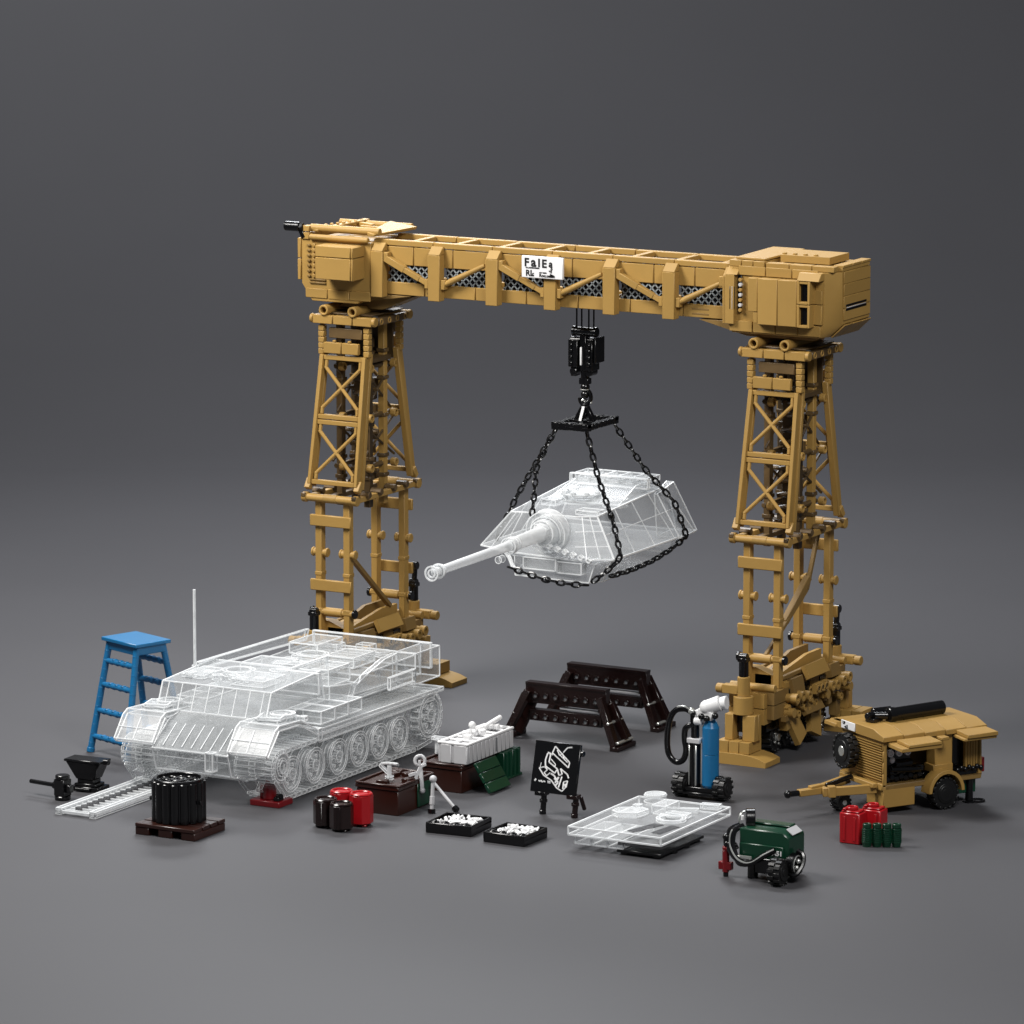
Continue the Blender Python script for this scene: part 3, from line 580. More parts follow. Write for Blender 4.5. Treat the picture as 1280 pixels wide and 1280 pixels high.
s.box(-.75, -.73, -4.1, -3.3, 1.12, 1.33); s.box(-.95, -.35, -4.15, -4.13, 1.05, 1.30)
s.box(-1.88, -.2, -1.72, -1.68, .95, 1.26); s.box(-.35, -.08, -2.3, -1.7, .86, 1.24); s.box(-.12, -.08, -2.9, -2.3, .9, 1.05)
s.prism([(-3.4, .84), (-2.3, .84), (-2.3, 1.22), (-2.6, 1.2), (-3.0, 1.1), (-3.3, 1.0)], -.4, -.34, 'x')
tclr('deck_plate', s, tk, .0065)
s = TB(); s.pipe((-1.25, -4.5, 1.27), (-1.25, -4.5, 1.33), .2, .15, 20); s.box(-1.8, -1.5, -4.9, -4.4, 1.26, 1.3); s.box(-1.05, -.6, -5.0, -4.5, 1.26, 1.33); s.cyl((-.8, -4.3, 1.27), (-.8, -4.3, 1.33), .12)
for k in range(6): s.obox((-1.7+.18*k, -4.85+.1*(k % 2), 1.29), (.1, .1, .06), rz=20*k)
tclr('deck_hatch', s, tk, .004); s = TB()
for k in range(5): s.box(-1.6, -.7, -3.2+.25*k, -3.06+.25*k, 1.12, 1.15)
s.cyl((-.6, -2.2, 1.15), (-.6, -2.2, 1.21), .1); s.obox((-1.4, -2.1, 1.18), (.3, .2, .08)); s.obox((-1.0, -3.75, 1.25), (.35, .2, .1), rz=14)
s.obox((-.95, -2.0, 1.18), (.2, .15, .1)); s.pipe((-1.3, -2.7, 1.14), (-1.3, -2.7, 1.2), .2, .16, 20)
tclr('engine_grille', s, tk, .004)
for sd in (0, 1):
    x0, x1 = ((-2.15, -1.62) if sd == 0 else (-.58, -.05))
    s = TB(); s.prism([(-5.82, .62), (-5.56, .90), (-5.1, .89), (-4.7, .70), (-1.66, .68), (-1.66, .72), (-4.68, .75), (-5.08, .94), (-5.56, .96), (-5.66, .91), (-5.86, .66)], x0, x1, 'x')
    s.box(x0+.1, x1-.12, -5.4, -5.2, .94, .98); s.obox((x0+.25, -5.25, .99), (.28, .3, .03), rz=15); s.pipe((x0+.3, -5.1, .98), (x0+.3, -5.1, 1.01), .15, .12)
    s.bar((x0+.26, -5.86, .67), (x0+.26, -5.67, .905), .010, .010, 1); s.bar((x0, -5.765, .79), (x1, -5.765, .79), .010, .010, 1)
    for k in range(6): s.obox((x0+.08+.08*k, -4.95+.03*(k % 2), .93), (.06, .07, .05), rz=17*k)
    s.bricks(x0+.06, x1-.03, -4.55, -3.6, .79, .94, 1, 3); s.box(x0-.01, x1+.01, -4.68, -4.6, .62, .76)
    s.box(x1-.02 if sd else x0, x1 if sd else x0+.02, -4.66, -1.9, .60, .675)
    tclr('fender', s, tk, .007)
    s = TB(); n = 56; path = []                        # track: shoes along the run
    def arc(cy, cz, r, a0, a1, k): return [(cy+r*math.cos(R(a0+(a1-a0)*i/k)), cz+r*math.sin(R(a0+(a1-a0)*i/k))) for i in range(k)]
    path = arc(-5.52, .45, .19, 90, 235, 7)+[(-5.4+.118*i, .06) for i in range(27)]+arc(-2.0, .40, .31, -70, 90, 9)+[(-2.05-.12*i, .63) for i in range(29)]
    for (ya, za), (yb, zb) in zip(path, path[1:]+path[:1]):
        c = V(((x0+x1)/2, (ya+yb)/2, (za+zb)/2)); ang = math.degrees(math.atan2(zb-za, yb-ya)); s.obox(c, (x1-x0-.02, math.hypot(yb-ya, zb-za)*.8, .045), rx=ang)
        MB_c = c+V((0, 0, 0)); s.obox(c+V((.0, 0, 0)), (.08, .05, .1), rx=ang)
    tclr('track', s, tk, .0035)
    for i, y in enumerate((-5.28, -4.74, -4.2, -3.71, -3.22, -2.75)):
        o = TB(); xo = x1 if sd else x0+.3; r = .215
        o.pipe((xo-.14, y, .335), (xo, y, .335), r, r-.035, 22); o.cyl((xo-.1, y, .335), (xo-.05, y, .335), r-.035, n=22); o.cyl((xo-.06, y, .335), (xo+.01, y, .335), .07, n=12)
        for k in range(6): o.cyl((xo-.06, y+.12*math.cos(k*1.047), .335+.12*math.sin(k*1.047)), (xo-.02, y+.12*math.cos(k*1.047), .335+.12*math.sin(k*1.047)), .02, n=6)
        o.cyl((xo-.4, y, .335), (xo-.25, y, .335), r-.02, n=20)
        tclr('road_wheel', o, tk, .0045)
    for y, z, r in ((-2.0, .42, .27), (-5.5, .46, .16)):
        o = TB(); xo = x1 if sd else x0+.3
        o.pipe((xo-.12, y, z), (xo, y, z), r, r-.05, 24); o.cyl((xo-.09, y, z), (xo-.05, y, z), r-.05, n=24); o.cyl((xo-.2, y, z), (xo+.015, y, z), .08, n=12)
        for k in range(16): t = k*2*math.pi/16; o.obox((xo-.06, y+(r+.01)*math.cos(t), z+(r+.01)*math.sin(t)), (.1, .035, .035), rx=math.degrees(t))
        for k in range(6): t = k*math.pi/3; o.cyl((xo-.06, y+r*.5*math.cos(t), z+r*.5*math.sin(t)), (xo-.01, y+r*.5*math.cos(t), z+r*.5*math.sin(t)), .03, n=8)
        tclr('drive_sprocket' if r > .2 else 'idler_wheel', o, tk, .006)
s = MB(); s.cyl((-2.0+TX, -4.29+TY, 1.22), (-2.0+TX, -4.29+TY, 2.2), .013, n=8); s.cyl((-2.0+TX, -4.29+TY, 1.2), (-2.0+TX, -4.29+TY, 1.27), .035, n=8)
clr('antenna', s, tk, .0035)
# loose clear track strip
s = MB(); s.box(-.27, .27, -1.2, 1.25, .03, .05); s.box(-.27, -.2, -1.2, 1.25, .0, .075); s.box(.2, .27, -1.2, 1.25, 0, .075)
for k in range(19): s.prism([(-.07, -1.1+.12*k), (.03, -1.1+.12*k), (-.02, -1.03+.12*k)], .05, .09, 'z', 2); s.bar((-.2, -1.14+.12*k, .055), (.2, -1.14+.12*k, .055), .010, .010, 1)
s.glow_edges(.007); st = finish('track_strip', s, [CLB, EDG, SMK], None, 0, (-1.86, -5.95, 0)); tag(st, 'flat transparent strip of track links lying on the floor in front of the clear tank', 'track strip')
# ------------------------------------------------------------------ blue step ladder
ld = thing('step_ladder', 'bright blue step ladder standing behind the left side of the clear tank', 'ladder', (-3.12, -3.85, 0), -20)
finish('ladder_top', MB().box(-.35, .35, -.27, .27, 1.375, 1.42).box(-.31, .31, -.23, .23, 1.27, 1.37), BLU, ld)
for sx in (-1, 1):
    for sy in (-1, 1):
        p = MB(); A, B = V((sx*.37, sy*.44, 0)), V((sx*.27, sy*.2, 1.36)); p.cyl(A, B, .042, .04)
        for k in range(1, 12): q = A.lerp(B, k/12); p.cyl(q, q+(B-A).normalized()*.012, .045, n=12)
        p.cyl(A, A+(B-A).normalized()*.06, .05); finish('leg', p, BLU, ld)
for sy in (-1, 1):
    for z in (.2, .52, .84, 1.13):
        t = z/1.36; xx = .37-.1*t; yy = sy*(.44-.24*t); p = MB().cyl((-xx, yy, z), (xx, yy, z), .034, n=10)
        for k in (-.6, -.2, .2, .6): p.cyl((xx*k-.02, yy, z), (xx*k+.02, yy, z), .04, n=10)
        for k in (-.4, 0, .4): p.obox((xx*k, yy, z+.015), (.05, .06, .05))
        finish('rung', p, BLU, ld)
# ------------------------------------------------------------------ anvil and sledgehammer
av = thing('anvil', 'black anvil with a flat flared top on a square foot, at the far left', 'anvil', (-2.5, -5.88, 0), 3)
finish('anvil_face', MB().box(-.27, .23, -.13, .13, .345, .375).cyl((.21, -.02, .36), (.29, -.02, .36), .035), BLK, av)
p = MB(); p.add([(-.25, -.12, .344), (.21, -.12, .344), (.21, .12, .344), (-.25, .12, .344), (-.12, -.1, .14), (.12, -.1, .14), (.12, .1, .14), (-.12, .1, .14)], [(0, 1, 2, 3), (7, 6, 5, 4), (0, 4, 5, 1), (1, 5, 6, 2), (2, 6, 7, 3), (3, 7, 4, 0)]); p.box(-.11, .11, -.09, .09, .09, .14)
finish('anvil_body', p, BLK, av); finish('anvil_foot', MB().box(-.19, .2, -.14, .14, 0, .055).box(-.14, .15, -.11, .11, .055, .09).cyl((-.1, -.16, .03), (.1, -.16, .03), .02), BLK, av)
hm = thing('sledgehammer', 'black sledgehammer standing on its head with the handle sticking out left', 'hammer', (-2.48, -6.48, 0), -8)
finish('hammer_head', MB().cyl((0, 0, 0), (0, 0, .05), .095).box(-.075, .075, -.075, .075, .05, .25).cyl((0, 0, .25), (0, 0, .30), .085).box(.07, .14, -.04, .04, .1, .19), BLK, hm)
finish('handle', MB().cyl((-.5, -.01, .16), (-.02, 0, .16), .026).cyl((-.14, 0, .16), (-.06, 0, .16), .045), BLK, hm)
# ------------------------------------------------------------------ pallet and drum
pl = thing('pallet', 'small dark brown pallet on the floor in front of the track strip', 'pallet', (-.38, -7.22, 0), 0)
finish('deck', MB().bricks(-.40, .40, -.34, .34, .09, .135, 1, 4, 1, 0, .025), BRN, pl)
for x in (-.31, .0, .31): finish('runner', MB().box(x-.09, x+.09, -.335, .335, 0, .088), BRN, pl)
finish('peg', MB().cyl((-.38, .1, .136), (-.38, .1, .17), .04), BLK, pl)
dr = thing('cable_drum', 'round black bundle of upright tubes standing on the brown pallet', 'drum', (-.42, -7.18, .136))
p = MB(); 
for k in range(16): t = k*math.pi/8; p.cyl((.262*math.cos(t), .262*math.sin(t), 0), (.262*math.cos(t), .262*math.sin(t), .47), .057, n=10)
p.pipe((0, 0, .02), (0, 0, .5), .29, .255, 28)
finish('outer_wall', p, BLK, dr); p = MB()
for k in range(3): p.box(-.25, .25, -.018, .018, .40, .47, 0, M.Rotation(k*math.pi/3, 4, 'Z'))
p.pipe((0, 0, .1), (0, 0, .48), .1, .06)
for k in range(6): t = .5+k*math.pi/3; p.pipe((.165*math.cos(t), .165*math.sin(t), .2), (.165*math.cos(t), .165*math.sin(t), .465), .072, .05)
finish('inner_tubes', p, BLK, dr)
for k, (x, y) in enumerate(((.32, -.05), (-.31, -.1))): finish('lug', MB().cyl((x*.95, y, .24), (x*1.06, y, .24), .025, n=8), BLK, dr)
# ------------------------------------------------------------------ jack, barrels
jk = thing('floor_jack', 'small glossy red jack propping the front right track of the clear tank', 'jack', (-.2, -5.5, 0), 0)
finish('jack_base', MB().box(-.2, .2, -.16, .16, 0, .07), DRD, jk); finish('jack_ram', MB().cyl((-.02, 0, .07), (-.02, 0, .24), .09, .07).cyl((-.1, 0, .07), (-.1, 0, .22), .05).cyl((-.02, 0, .24), (-.02, 0, .3), .05), DRD, jk)
finish('jack_handle', MB().box(.1, .17, -.12, .0, .07, .12).cyl((.12, -.06, .12), (.2, -.1, .14), .03), BLK, jk)
def can(name, label, mat, x, y, r, h, grp, rz=0, hollow=True, bands=True):
    t = thing(name, label, 'barrel', (x, y, 0), rz, grp); p = MB()
    p.prism([(r*math.cos(R(22.5+45*k)), r*math.sin(R(22.5+45*k))) for k in range(8)], .03, h-.02, 'z'); p.pipe((0, 0, h-.03), (0, 0, h), r*.96, r*.7)
    for k in range(4): p.box(-.03, .03, -.03, .03, 0, .03, 0, M.Translation((r*.6*math.cos(R(45+90*k)), r*.6*math.sin(R(45+90*k)), 0)))
    finish('barrel_body', p, mat, t, .012)
    q = MB()
    for k in (3, 7) if bands else (): q.box(r*.92, r*.97, -.022, .022, .03, h-.03, 0, M.Rotation(R(22.5+45*k-66), 4, 'Z'))
    if bands: finish('barrel_strip', q, mat, t, .008)
    return t
can('barrel', 'dark brown barrel in front of the open red one, leftmost of the group of four', DBR, .94, -6.17, .145, .34, 'short barrels beside the tank track')
can('barrel', 'dark brown barrel standing nearest the viewer, right of the other brown barrel', DBR, 1.2, -6.25, .14, .33, 'short barrels beside the tank track', 12)
can('barrel', 'glossy red barrel behind the left brown barrel, close to the tank track', RED, .98, -5.87, .14, .38, 'short barrels beside the tank track', 0, True, False)
can('barrel', 'glossy red barrel at the right end, next to the brown crate', RED, 1.27, -5.92, .14, .39, 'short barrels beside the tank track', 10, True, False)
# ------------------------------------------------------------------ crates, tools, cases
def crate(x, y, lx_, ly_, h, label, rz=0):
    t = thing('crate', label, 'crate', (x, y, 0), rz, 'brown crates along the tank track')
    finish('crate_body', MB().box(-lx_/2, lx_/2, -ly_/2, ly_/2, 0, h-.07).box(-lx_/2-.012, lx_/2+.012, -ly_/2-.012, ly_/2+.012, h-.065, h-.02), BRN, t)
    q = MB()
    for k in range(7): q.obox((random.uniform(-.4, .4)*lx_, random.uniform(-.42, .42)*ly_, h), (.14, .1, .05), rz=random.uniform(0, 90)); 
    for sx, sy in ((1, 0), (-1, 0), (0, 1), (0, -1)): q.box(-lx_/2 if sy else sx*lx_/2-.02, lx_/2 if sy else sx*lx_/2+.02, -ly_/2 if sx else sy*ly_/2-.02, ly_/2 if sx else sy*ly_/2+.02, h-.02, h+.005)
    finish('crate_rim', q, BRN, t); return t
c1 = crate(1.14, -4.92, .56, .82, .36, 'open dark brown crate with a clear fitting on top and wrenches leaning on it')
finish('side_panel', MB().box(.285, .30, .02, .4, .02, .3), GRN, c1)
c2 = crate(1.2, -3.55, .58, .8, .34, 'dark brown crate standing under the grey radiator case, behind the wrenches')
s = MB(); s.cyl((0, 0, 0), (0, 0, .16), .022, n=12); s.cyl((0, 0, 0), (0, 0, .03), .05); s.tube([(-.13, .0, .13), (-.1, 0, .17), (0, 0, .185), (.1, 0, .185), (.13, 0, .17)], .013); s.bar((-.12, 0, .15), (0, 0, .06), .03, .03)
ft = finish('clear_fitting', s.glow_edges(.004), [CLR, EDG], None, 0, (1.16, -5.08, .37)); tag(ft, 'small transparent T-shaped fitting standing on the nearer brown crate', 'fitting')
s = MB(); s.cyl((-.05, 0, 0), (-.05, 0, .17), .02, n=10); s.cyl((.06, 0, 0), (.06, 0, .17), .02, n=10); s.box(-.1, .1, -.04, .04, .17, .2); s.cyl((.14, .0, 0), (.14, 0, .1), .025)
ft = finish('clear_fitting', s.glow_edges(.004), [CLR, EDG], None, 0, (.98, -3.55, .355)); tag(ft, 'small transparent two-legged fitting on the farther brown crate below the rear sprocket', 'fitting')
def wrench(loc, rot, label, kind, mat=LGR):
    p = MB(); 
    if kind == 0: p.bar((0, 0, 0), (0, 0, .3), .045, .03); p.ring((0, 0, .37), (0, 1, 0), .06, .022); p.sph((0, 0, .02), .035)
    elif kind == 1: p.bar((0, 0, 0), (0, 0, .36), .04, .03); p.bar((0, 0, .36), (.05, 0, .42), .03, .03); p.bar((0, 0, .36), (-.04, 0, .43), .03, .03); p.obox((-.05, 0, .25), (.1, .03, .04), ry=-40)
    elif kind == 2: p.cyl((0, 0, .0), (0, 0, .42), .022, n=8); p.sph((0, 0, .4), .045); p.cyl((0, 0, -.0), (0, 0, .05), .045, n=8, m=1); p.cyl((0, 0, .1), (0, 0, .2), .03, n=8)
    else: p.cyl((0, 0, 0), (0, 0, .5), .02, n=8); p.cyl((0, 0, 0), (0, 0, .06), .04, n=8, m=1); p.sph((0, 0, .5), .03)
    o = finish('wrench', p, [mat, BLK], None, .004); o.location = loc; o.rotation_euler = [R(a) for a in rot]; return tag(o, label, 'wrench', 'hand tools leaning on the nearer brown crate')
wrench((1.48, -4.86, .2), (-14, -6, 25), 'light grey ring wrench with a round eye at its top, upright against the crate', 0)
wrench((1.36, -4.98, .17), (-10, 22, 25), 'light grey open-ended wrench tilted right, left of the ring wrench', 1)
wrench((1.68, -5.0, .0), (-10, 2, 25), 'thin grey socket handle standing upright on its black foot in front of the green panel', 2)
wrench((1.92, -4.82, .02), (0, -58, -20), 'thin grey rod with a black tip lying slanted across the upright handle', 3)
# light grey radiator case on the second crate
rc = thing('radiator_case', 'light grey ribbed case with white fittings on top, resting on the far brown crate', 'case', (1.34, -3.33, .345))
p = MB().box(-.2, .2, -.56, .56, 0, .22)
for k in range(11): p.box(.201, .212, -.54+.1*k, -.54+.1*k+.085, .005, .215)
p.box(-.16, -.02, -.572, -.561, .0, .22); p.box(.02, .19, -.572, -.561, .0, .22)
p.box(.205, .216, .1, .15, .03, .2, 1)
finish('case_body', p, [LGR, MGR], rc); p = MB()
for s_ in (-1, 1): p.box(s_*.19-.02, s_*.19+.02, -.57, .57, .222, .25); p.box(-.165, .165, s_*.55-.02, s_*.55+.02, .222, .25)
p.box(-.02, .02, -.52, .52, .222, .25); 
for k in range(5): p.box(-.16, .16, -.35+.18*k, -.32+.18*k, .222, .245); p.obox((.06*(-1)**k, -.3+.17*k, .27), (.09, .08, .06), rz=25*k)
p.cyl((-.05, .0, .25), (-.05, .0, .35), .03); p.sph((-.05, 0, .35), .045); p.cyl((.0, .2, .29), (.05, .52, .36), .03); p.cyl((.04, -.1, .28), (-.1, .1, .3), .025); p.cyl((.02, .3, .26), (.02, .3, .31), .05)
finish('case_top', p, WHT, rc)
gb = thing('storage_box', 'dark green box standing behind the lid, under the rear end of the grey case', 'box', (1.36, -2.93, 0)); 
p = MB().bricks(-.22, .24, -.18, .24, 0, .34, 1, 2, 1)
for k in range(4): p.cyl((.245, -.13+.1*k, .02), (.245, -.13+.1*k, .33), .02, n=8)
finish('box_body', p, GRN, gb); finish('box_base', MB().box(-.2, .26, -.2, .25, .0, .03), GRN, gb)
gl = MB(); 
for k in range(3): gl.bricks(-.01+.0, .03, -.25, .25, .02+.135*k, .02+.135*(k+1)-.006, 1, 1, 1)
o = finish('box_lid', gl, GRN, None); o.location = (1.83, -3.62, .0); o.rotation_euler = (0, R(-32), R(0)); tag(o, 'flat green lid of three boards leaning against the dark crate', 'lid')
# ------------------------------------------------------------------ parts trays
def tray(x, y, rz, label, seed, wx=.56, wy=.56):
    t = thing('parts_tray', label, 'tray', (x, y, 0), rz, 'low black parts trays'); rd = random.Random(seed); p = MB()
    a, b = wx/2, wy/2
    p.box(-a, a, -b, b, 0, .07); p.box(-a, a, -b, -b+.025, .07, .125); p.box(-a, a, b-.025, b, .07, .125); p.box(-a, -a+.025, -b+.025, b-.025, .07, .125); p.box(a-.025, a, -b+.025, b-.025, .07, .125)
    finish('tray_body', p, BLK, t)
    for k in range(4): finish('black_part', MB().cyl((-a+.09+.13*k, -b+.07, .071), (-a+.09+.13*k, -b+.07, .13), .05, n=10).cyl((-a+.09+.13*k, -b+.07, .13), (-a+.09+.13*k, -b+.07, .14), .03, n=8), BLK, t)
    q = MB()
    for k in range(64):
        xx, yy = rd.uniform(-.19, .22), rd.uniform(-.12, .22); k_ = rd.random()
        if k_ < .5: q.obox((xx, yy, .09+rd.uniform(0, .03)), (rd.uniform(.05, .13), .018, .02), rd.uniform(-20, 20), rd.uniform(-20, 20), rd.uniform(0, 180))
        elif k_ < .75: q.ring((xx, yy, .105), (rd.uniform(-.4, .4), rd.uniform(-.4, .4), 1), .028, .01, 10, 5)
        else: q.cyl((xx, yy, .08), (xx+rd.uniform(-.04, .04), yy+rd.uniform(-.04, .04), .125), .018, n=8)
    finish('small_parts', q, WHT, t, .002); return t
tray(2.37, -5.58, 4, 'low black tray full of white spares, the left one and farther from the viewer', 1, .58, .56)
tray(3.18, -5.7, -1, 'low black tray with a smaller heap of white spares, the right one of the pair', 5, .54, .54)
# ------------------------------------------------------------------ drawing board
es = thing('drawing_board', 'black display board with a white tank sketch standing on short legs', 'board', (3.02, -4.4, 0), 0)
BT = M.Translation((-.03, -.06, .27)) @ M.Rotation(R(-14), 4, 'X')
p = MB().box(-.30, .30, 0, .04, 0, .60, 0, BT); p.cyl(BT @ V((.3, .03, .5)), BT @ V((.34, .03, .5)), .035); p.box(-.28, .28, .04, .07, .05, .5, 0, BT)
bo = finish('board', p, BLK, es)
q = MB()
def stroke(pts, w_=.012):
    for (x0, z0), (x1, z1) in zip(pts, pts[1:]): q.bar(BT @ V((x0, -.003, z0)), BT @ V((x1, -.003, z1)), w_, .006, 0, (0, 1, .2))
for pts, w_ in (([(-.03, .55), (.18, .38), (.17, .32), (-.06, .47), (-.03, .55)], .014), ([(.02, .47), (.15, .38)], .01), ([(.0, .51), (.04, .45), (.07, .48), (.1, .42), (.13, .43)], .012), ([(.08, .49), (.13, .55), (.19, .56)], .014),
    ([(-.12, .46), (-.14, .38), (-.13, .31), (.0, .24), (.03, .29), (-.09, .36), (-.08, .45), (-.12, .47), (-.05, .45)], .016), ([(-.07, .40), (.0, .34), (-.01, .31), (-.07, .35)], .01),
    ([(-.21, .28), (-.14, .20), (-.03, .15), (.05, .07), (.12, .04), (.17, .1), (.18, .17), (.13, .15), (.13, .07)], .015), ([(-.21, .28), (-.14, .30), (-.1, .27), (-.14, .23), (-.1, .2), (-.06, .24)], .013),
    ([(-.05, .23), (.0, .21), (.03, .17), (.06, .2), (.02, .13)], .02), ([(.03, .29), (.06, .22), (.1, .24), (.07, .3), (.17, .24), (.19, .2)], .016), ([(.1, .21), (.07, .08)], .016), ([(.0, .18), (.06, .14), (.03, .1)], .02), ([(.15, .13), (.17, .09)], .03),
    ([(-.25, .145), (-.235, .13)], .03), ([(-.2, .135), (-.18, .125), (-.165, .14), (-.15, .12), (-.13, .135), (-.11, .125)], .014), ([(-.08, .13), (-.04, .125)], .03), ([(-.19, .345), (-.2, .28)], .006)): stroke(pts, w_)
finish('sketch', q, CHK, bo, 0)
for x in (-.2, .22):
    p = MB(); p.obox((x, 0, .25), (.14, .12, .05)); p.cyl((x+.01, 0, .0), (x+.03, 0, .24), .035, n=10); p.cyl((x+.02, 0, .14), (x+.02, 0, .18), .048, n=10); p.cyl((x+.01, -.0, 0), (x+.01, 0, .05), .042, n=10)
    if x > 0: p.cyl((x+.08, .12, .08), (x+.06, .06, .24), .025, n=8)
    finish('leg', p, BLK if x < 0 else DBR, es)
# ------------------------------------------------------------------ trestles
def trestle(x, y, label):
    t = thing('trestle', label, 'trestle', (x, y, 0), 0, 'dark brown trestles under the girder')
    for z0, z1, nm in ((.46, .69, 'top_beam'), (.24, .38, 'lower_beam')):
        p = MB(); L_ = .56 if z1 > .5 else .5
        p.box(-L_, L_, -.055, .055, z0, z1)
        for k in range(7): xx = -.42+.14*k; p.pipe((xx, -.075, (z0+z1)/2-.02), (xx, -.056, (z0+z1)/2-.02), .045, .026, 14); p.cyl((xx, -.06, (z0+z1)/2-.02), (xx, -.0575, (z0+z1)/2-.02), .026, n=10, m=1)  # grey disc paints the backdrop's light showing through each hole
        if z1 > .5: p.box(-L_, L_, -.065, .065, z1, z1+.03)
        finish(nm, p, [DBR, MGR], t)
    finish('tie_bar', MB().box(-.1, .44, -.03, .03, .405, .435), LGR, t)
    for s_ in (-1, 1):
        p = MB()
        for yy in (-.15, .15): p.bar((s_*.5, yy*.6, .62), (s_*.76, yy*1.25, .05), .085, .1, 0, (0, 1, 0)); p.cyl((s_*.52, yy*.7, .5), (s_*.74, yy*1.2, .1), .045, n=10)
        p.bar((s_*.53, 0, .52), (s_*.74, 0, .08), .24, .04, 0, (0, 1, 0)); p.bar((s_*.77, -.24, .03), (s_*.77, .24, .03), .12, .06)
        leg = finish('leg', p, DBR, t)
        q = MB()
        for z, xx in ((.33, .66), (.1, .795)): q.cyl((s_*xx, -.2, z), (s_*xx, .2, z), .02, n=8)
        finish('leg_rung', q, SIL if s_ > 0 else DBR, leg)
    return t
trestle(1.24, -.83, 'nearer of the two dark brown trestles, its row of round holes in full view'); trestle(1.15, .42, 'farther of the two dark brown trestles, partly hidden behind its twin')
# ------------------------------------------------------------------ gas bottle cart
gc = thing('gas_bottle_cart', 'black wheeled cart with a hose and a large white regulator, standing before the right tower', 'cart', (4.08, -2.75, 0), 0)
finish('cart_base', MB().box(-.3, .3, -.1, .1, .08, .14).box(-.2, .22, -.14, .1, .05, .085), BLK, gc)
for x in (-.34, .2):
    p = MB(); tyre(p, (x, -.02, .145), (1, 0, 0), .145, .15, 12, 0, 0); finish('wheel', p, RUB, gc, .004)
bb = thing('gas_bottle', 'tall bright blue gas bottle standing on the black wheeled cart', 'gas bottle', (4.19, -2.76, .14)); 
finish('bottle_body', MB().cyl((0, 0, 0), (0, 0, .03), .085, .1, 20).cyl((0, 0, .03), (0, 0, .4), .1, n=20).cyl((0, 0, .403), (0, 0, .72), .1, n=20).cyl((0, 0, .72), (0, 0, .79), .1, .07, 20).cyl((0, 0, .79), (0, 0, .82), .06, .05, 16), BLU, bb, .003)
sb_ = thing('gas_bottle', 'slim black gas bottle with silver stripes and grey collar beside the blue bottle', 'gas bottle', (3.99, -2.77, .14))
finish('bottle_body', MB().cyl((0, 0, 0), (0, 0, .52), .068, n=18).cyl((0, 0, .58), (0, 0, .8), .05, n=12), BLK, sb_, .003)
finish('collar', MB().box(-.08, .09, -.07, .07, .52, .58), LGR, sb_); finish('stripe', MB().bar((.04, -.062, .01), (.04, -.062, .5), .022, .02).bar((-.055, -.045, .01), (-.055, -.045, .5), .018, .02), SIL, sb_)
p = MB(); p.obox((.06, -.02, 1.02), (.2, .12, .1), ry=12); p.cyl((.06, -.02, 1.1), (.22, .02, 1.16), .085, .095); p.sph((.06, -.02, 1.1), .088); p.cyl((.22, .02, 1.16), (.3, .03, 1.17), .07, .085); p.box(-.08, .06, -.06, .04, .92, 1.06); p.cyl((-.08, -.05, .93), (.02, -.05, .93), .05)
finish('regulator', p, WHT, gc); p = MB()
for c_ in ((.03, -.1, 1.0), (.1, -.1, .98), (.2, -.08, 1.02), (-.1, -.06, 1.02)): p.sph(c_, .04)
p.box(-.13, -.09, -.08, .0, .88, 1.02); finish('valve_knobs', p, BLK, gc)
finish('hose', MB().tube([(-.1, -.06, 1.02), (-.2, -.06, 1.06), (-.33, -.06, 1.03), (-.41, -.06, .9), (-.44, -.06, .68), (-.42, -.06, .5), (-.33, -.06, .41), (-.23, -.06, .44), (-.19, -.06, .56), (-.21, -.06, .7), (-.2, -.06, .82), (-.13, -.05, .87), (-.08, -.02, .84)], .036, 10), BLK, gc, 0)
finish('hose_clip', MB().sph((-.12, -.06, 1.04), .045).tube([(-.12, -.085, 1.06), (-.2, -.09, 1.095), (-.3, -.09, 1.08)], .012), SIL, gc)
# ------------------------------------------------------------------ clear deck plate on a black stand
dp = thing('deck_plate', 'transparent armour plate with raised hatches lying flat on a black stand', 'clear plate', (4.51, -4.93, .07))
s = MB(); s.box(-.59, .59, -.87, .87, .1, .19)
clr('plate', s, dp, .009); s = MB(); s.bricks(-.52, .1, -.84, -.1, .0, .098, 3, 1); clr('under_layer', s, dp, .007)
s = MB(); s.cyl((-.3, .72, .195), (-.3, .72, .27), .13, n=24); s.cyl((-.3, .72, .27), (-.3, .72, .285), .12, n=24)
s.box(-.05, .12, .15, .5, .192, .29); s.prism([(-.42, -.12), (-.3, -.2), (-.1, -.12), (-.08, .12), (-.2, .18), (-.42, .05)], .192, .245, 'z'); s.box(.15, .42, .1, .22, .192, .235); s.obox((.22, .42, .21), (.34, .06, .04), rz=20); s.obox((.43, .7, .22), (.22, .1, .05), rz=10); s.box(-.33, -.25, .22, .3, .192, .25)
s.tube([(.1, .1, .2), (.28, .02, .21), (.42, .1, .21)], .022); s.pipe((.3, -.05, .192), (.3, -.05, .22), .17, .13, 24)
s.glow_edges(.006); finish('hatch', s, [clear('frosted_acrylic', .2), EDG], dp, 0)
s = MB(); s.box(.04, .585, -.865, -.25, .05, .098); s.prism([(.1, -.75), (.2, -.8), (.34, -.3), (.2, -.28)], .192, .2, 'z'); s.prism([(.38, -.7), (.5, -.72), (.54, -.3), (.42, -.28)], .192, .2, 'z'); finish('smoked_panel', s, SMK, dp, .003)
sd_ = thing('stand', 'low black stand with feet beneath the transparent plate', 'stand', (4.75, -5.2, 0)); finish('stand_top', MB().box(-.22, .34, -.58, .5, .03, .068), BLK, sd_)
for x, y in ((-.15, -.5), (.26, -.5), (.3, -.2), (.3, .1), (.28, .4), (-.15, .4)): finish('stand_foot', MB().cyl((x, y, 0), (x, y, .04), .055, n=12), BLK, sd_)
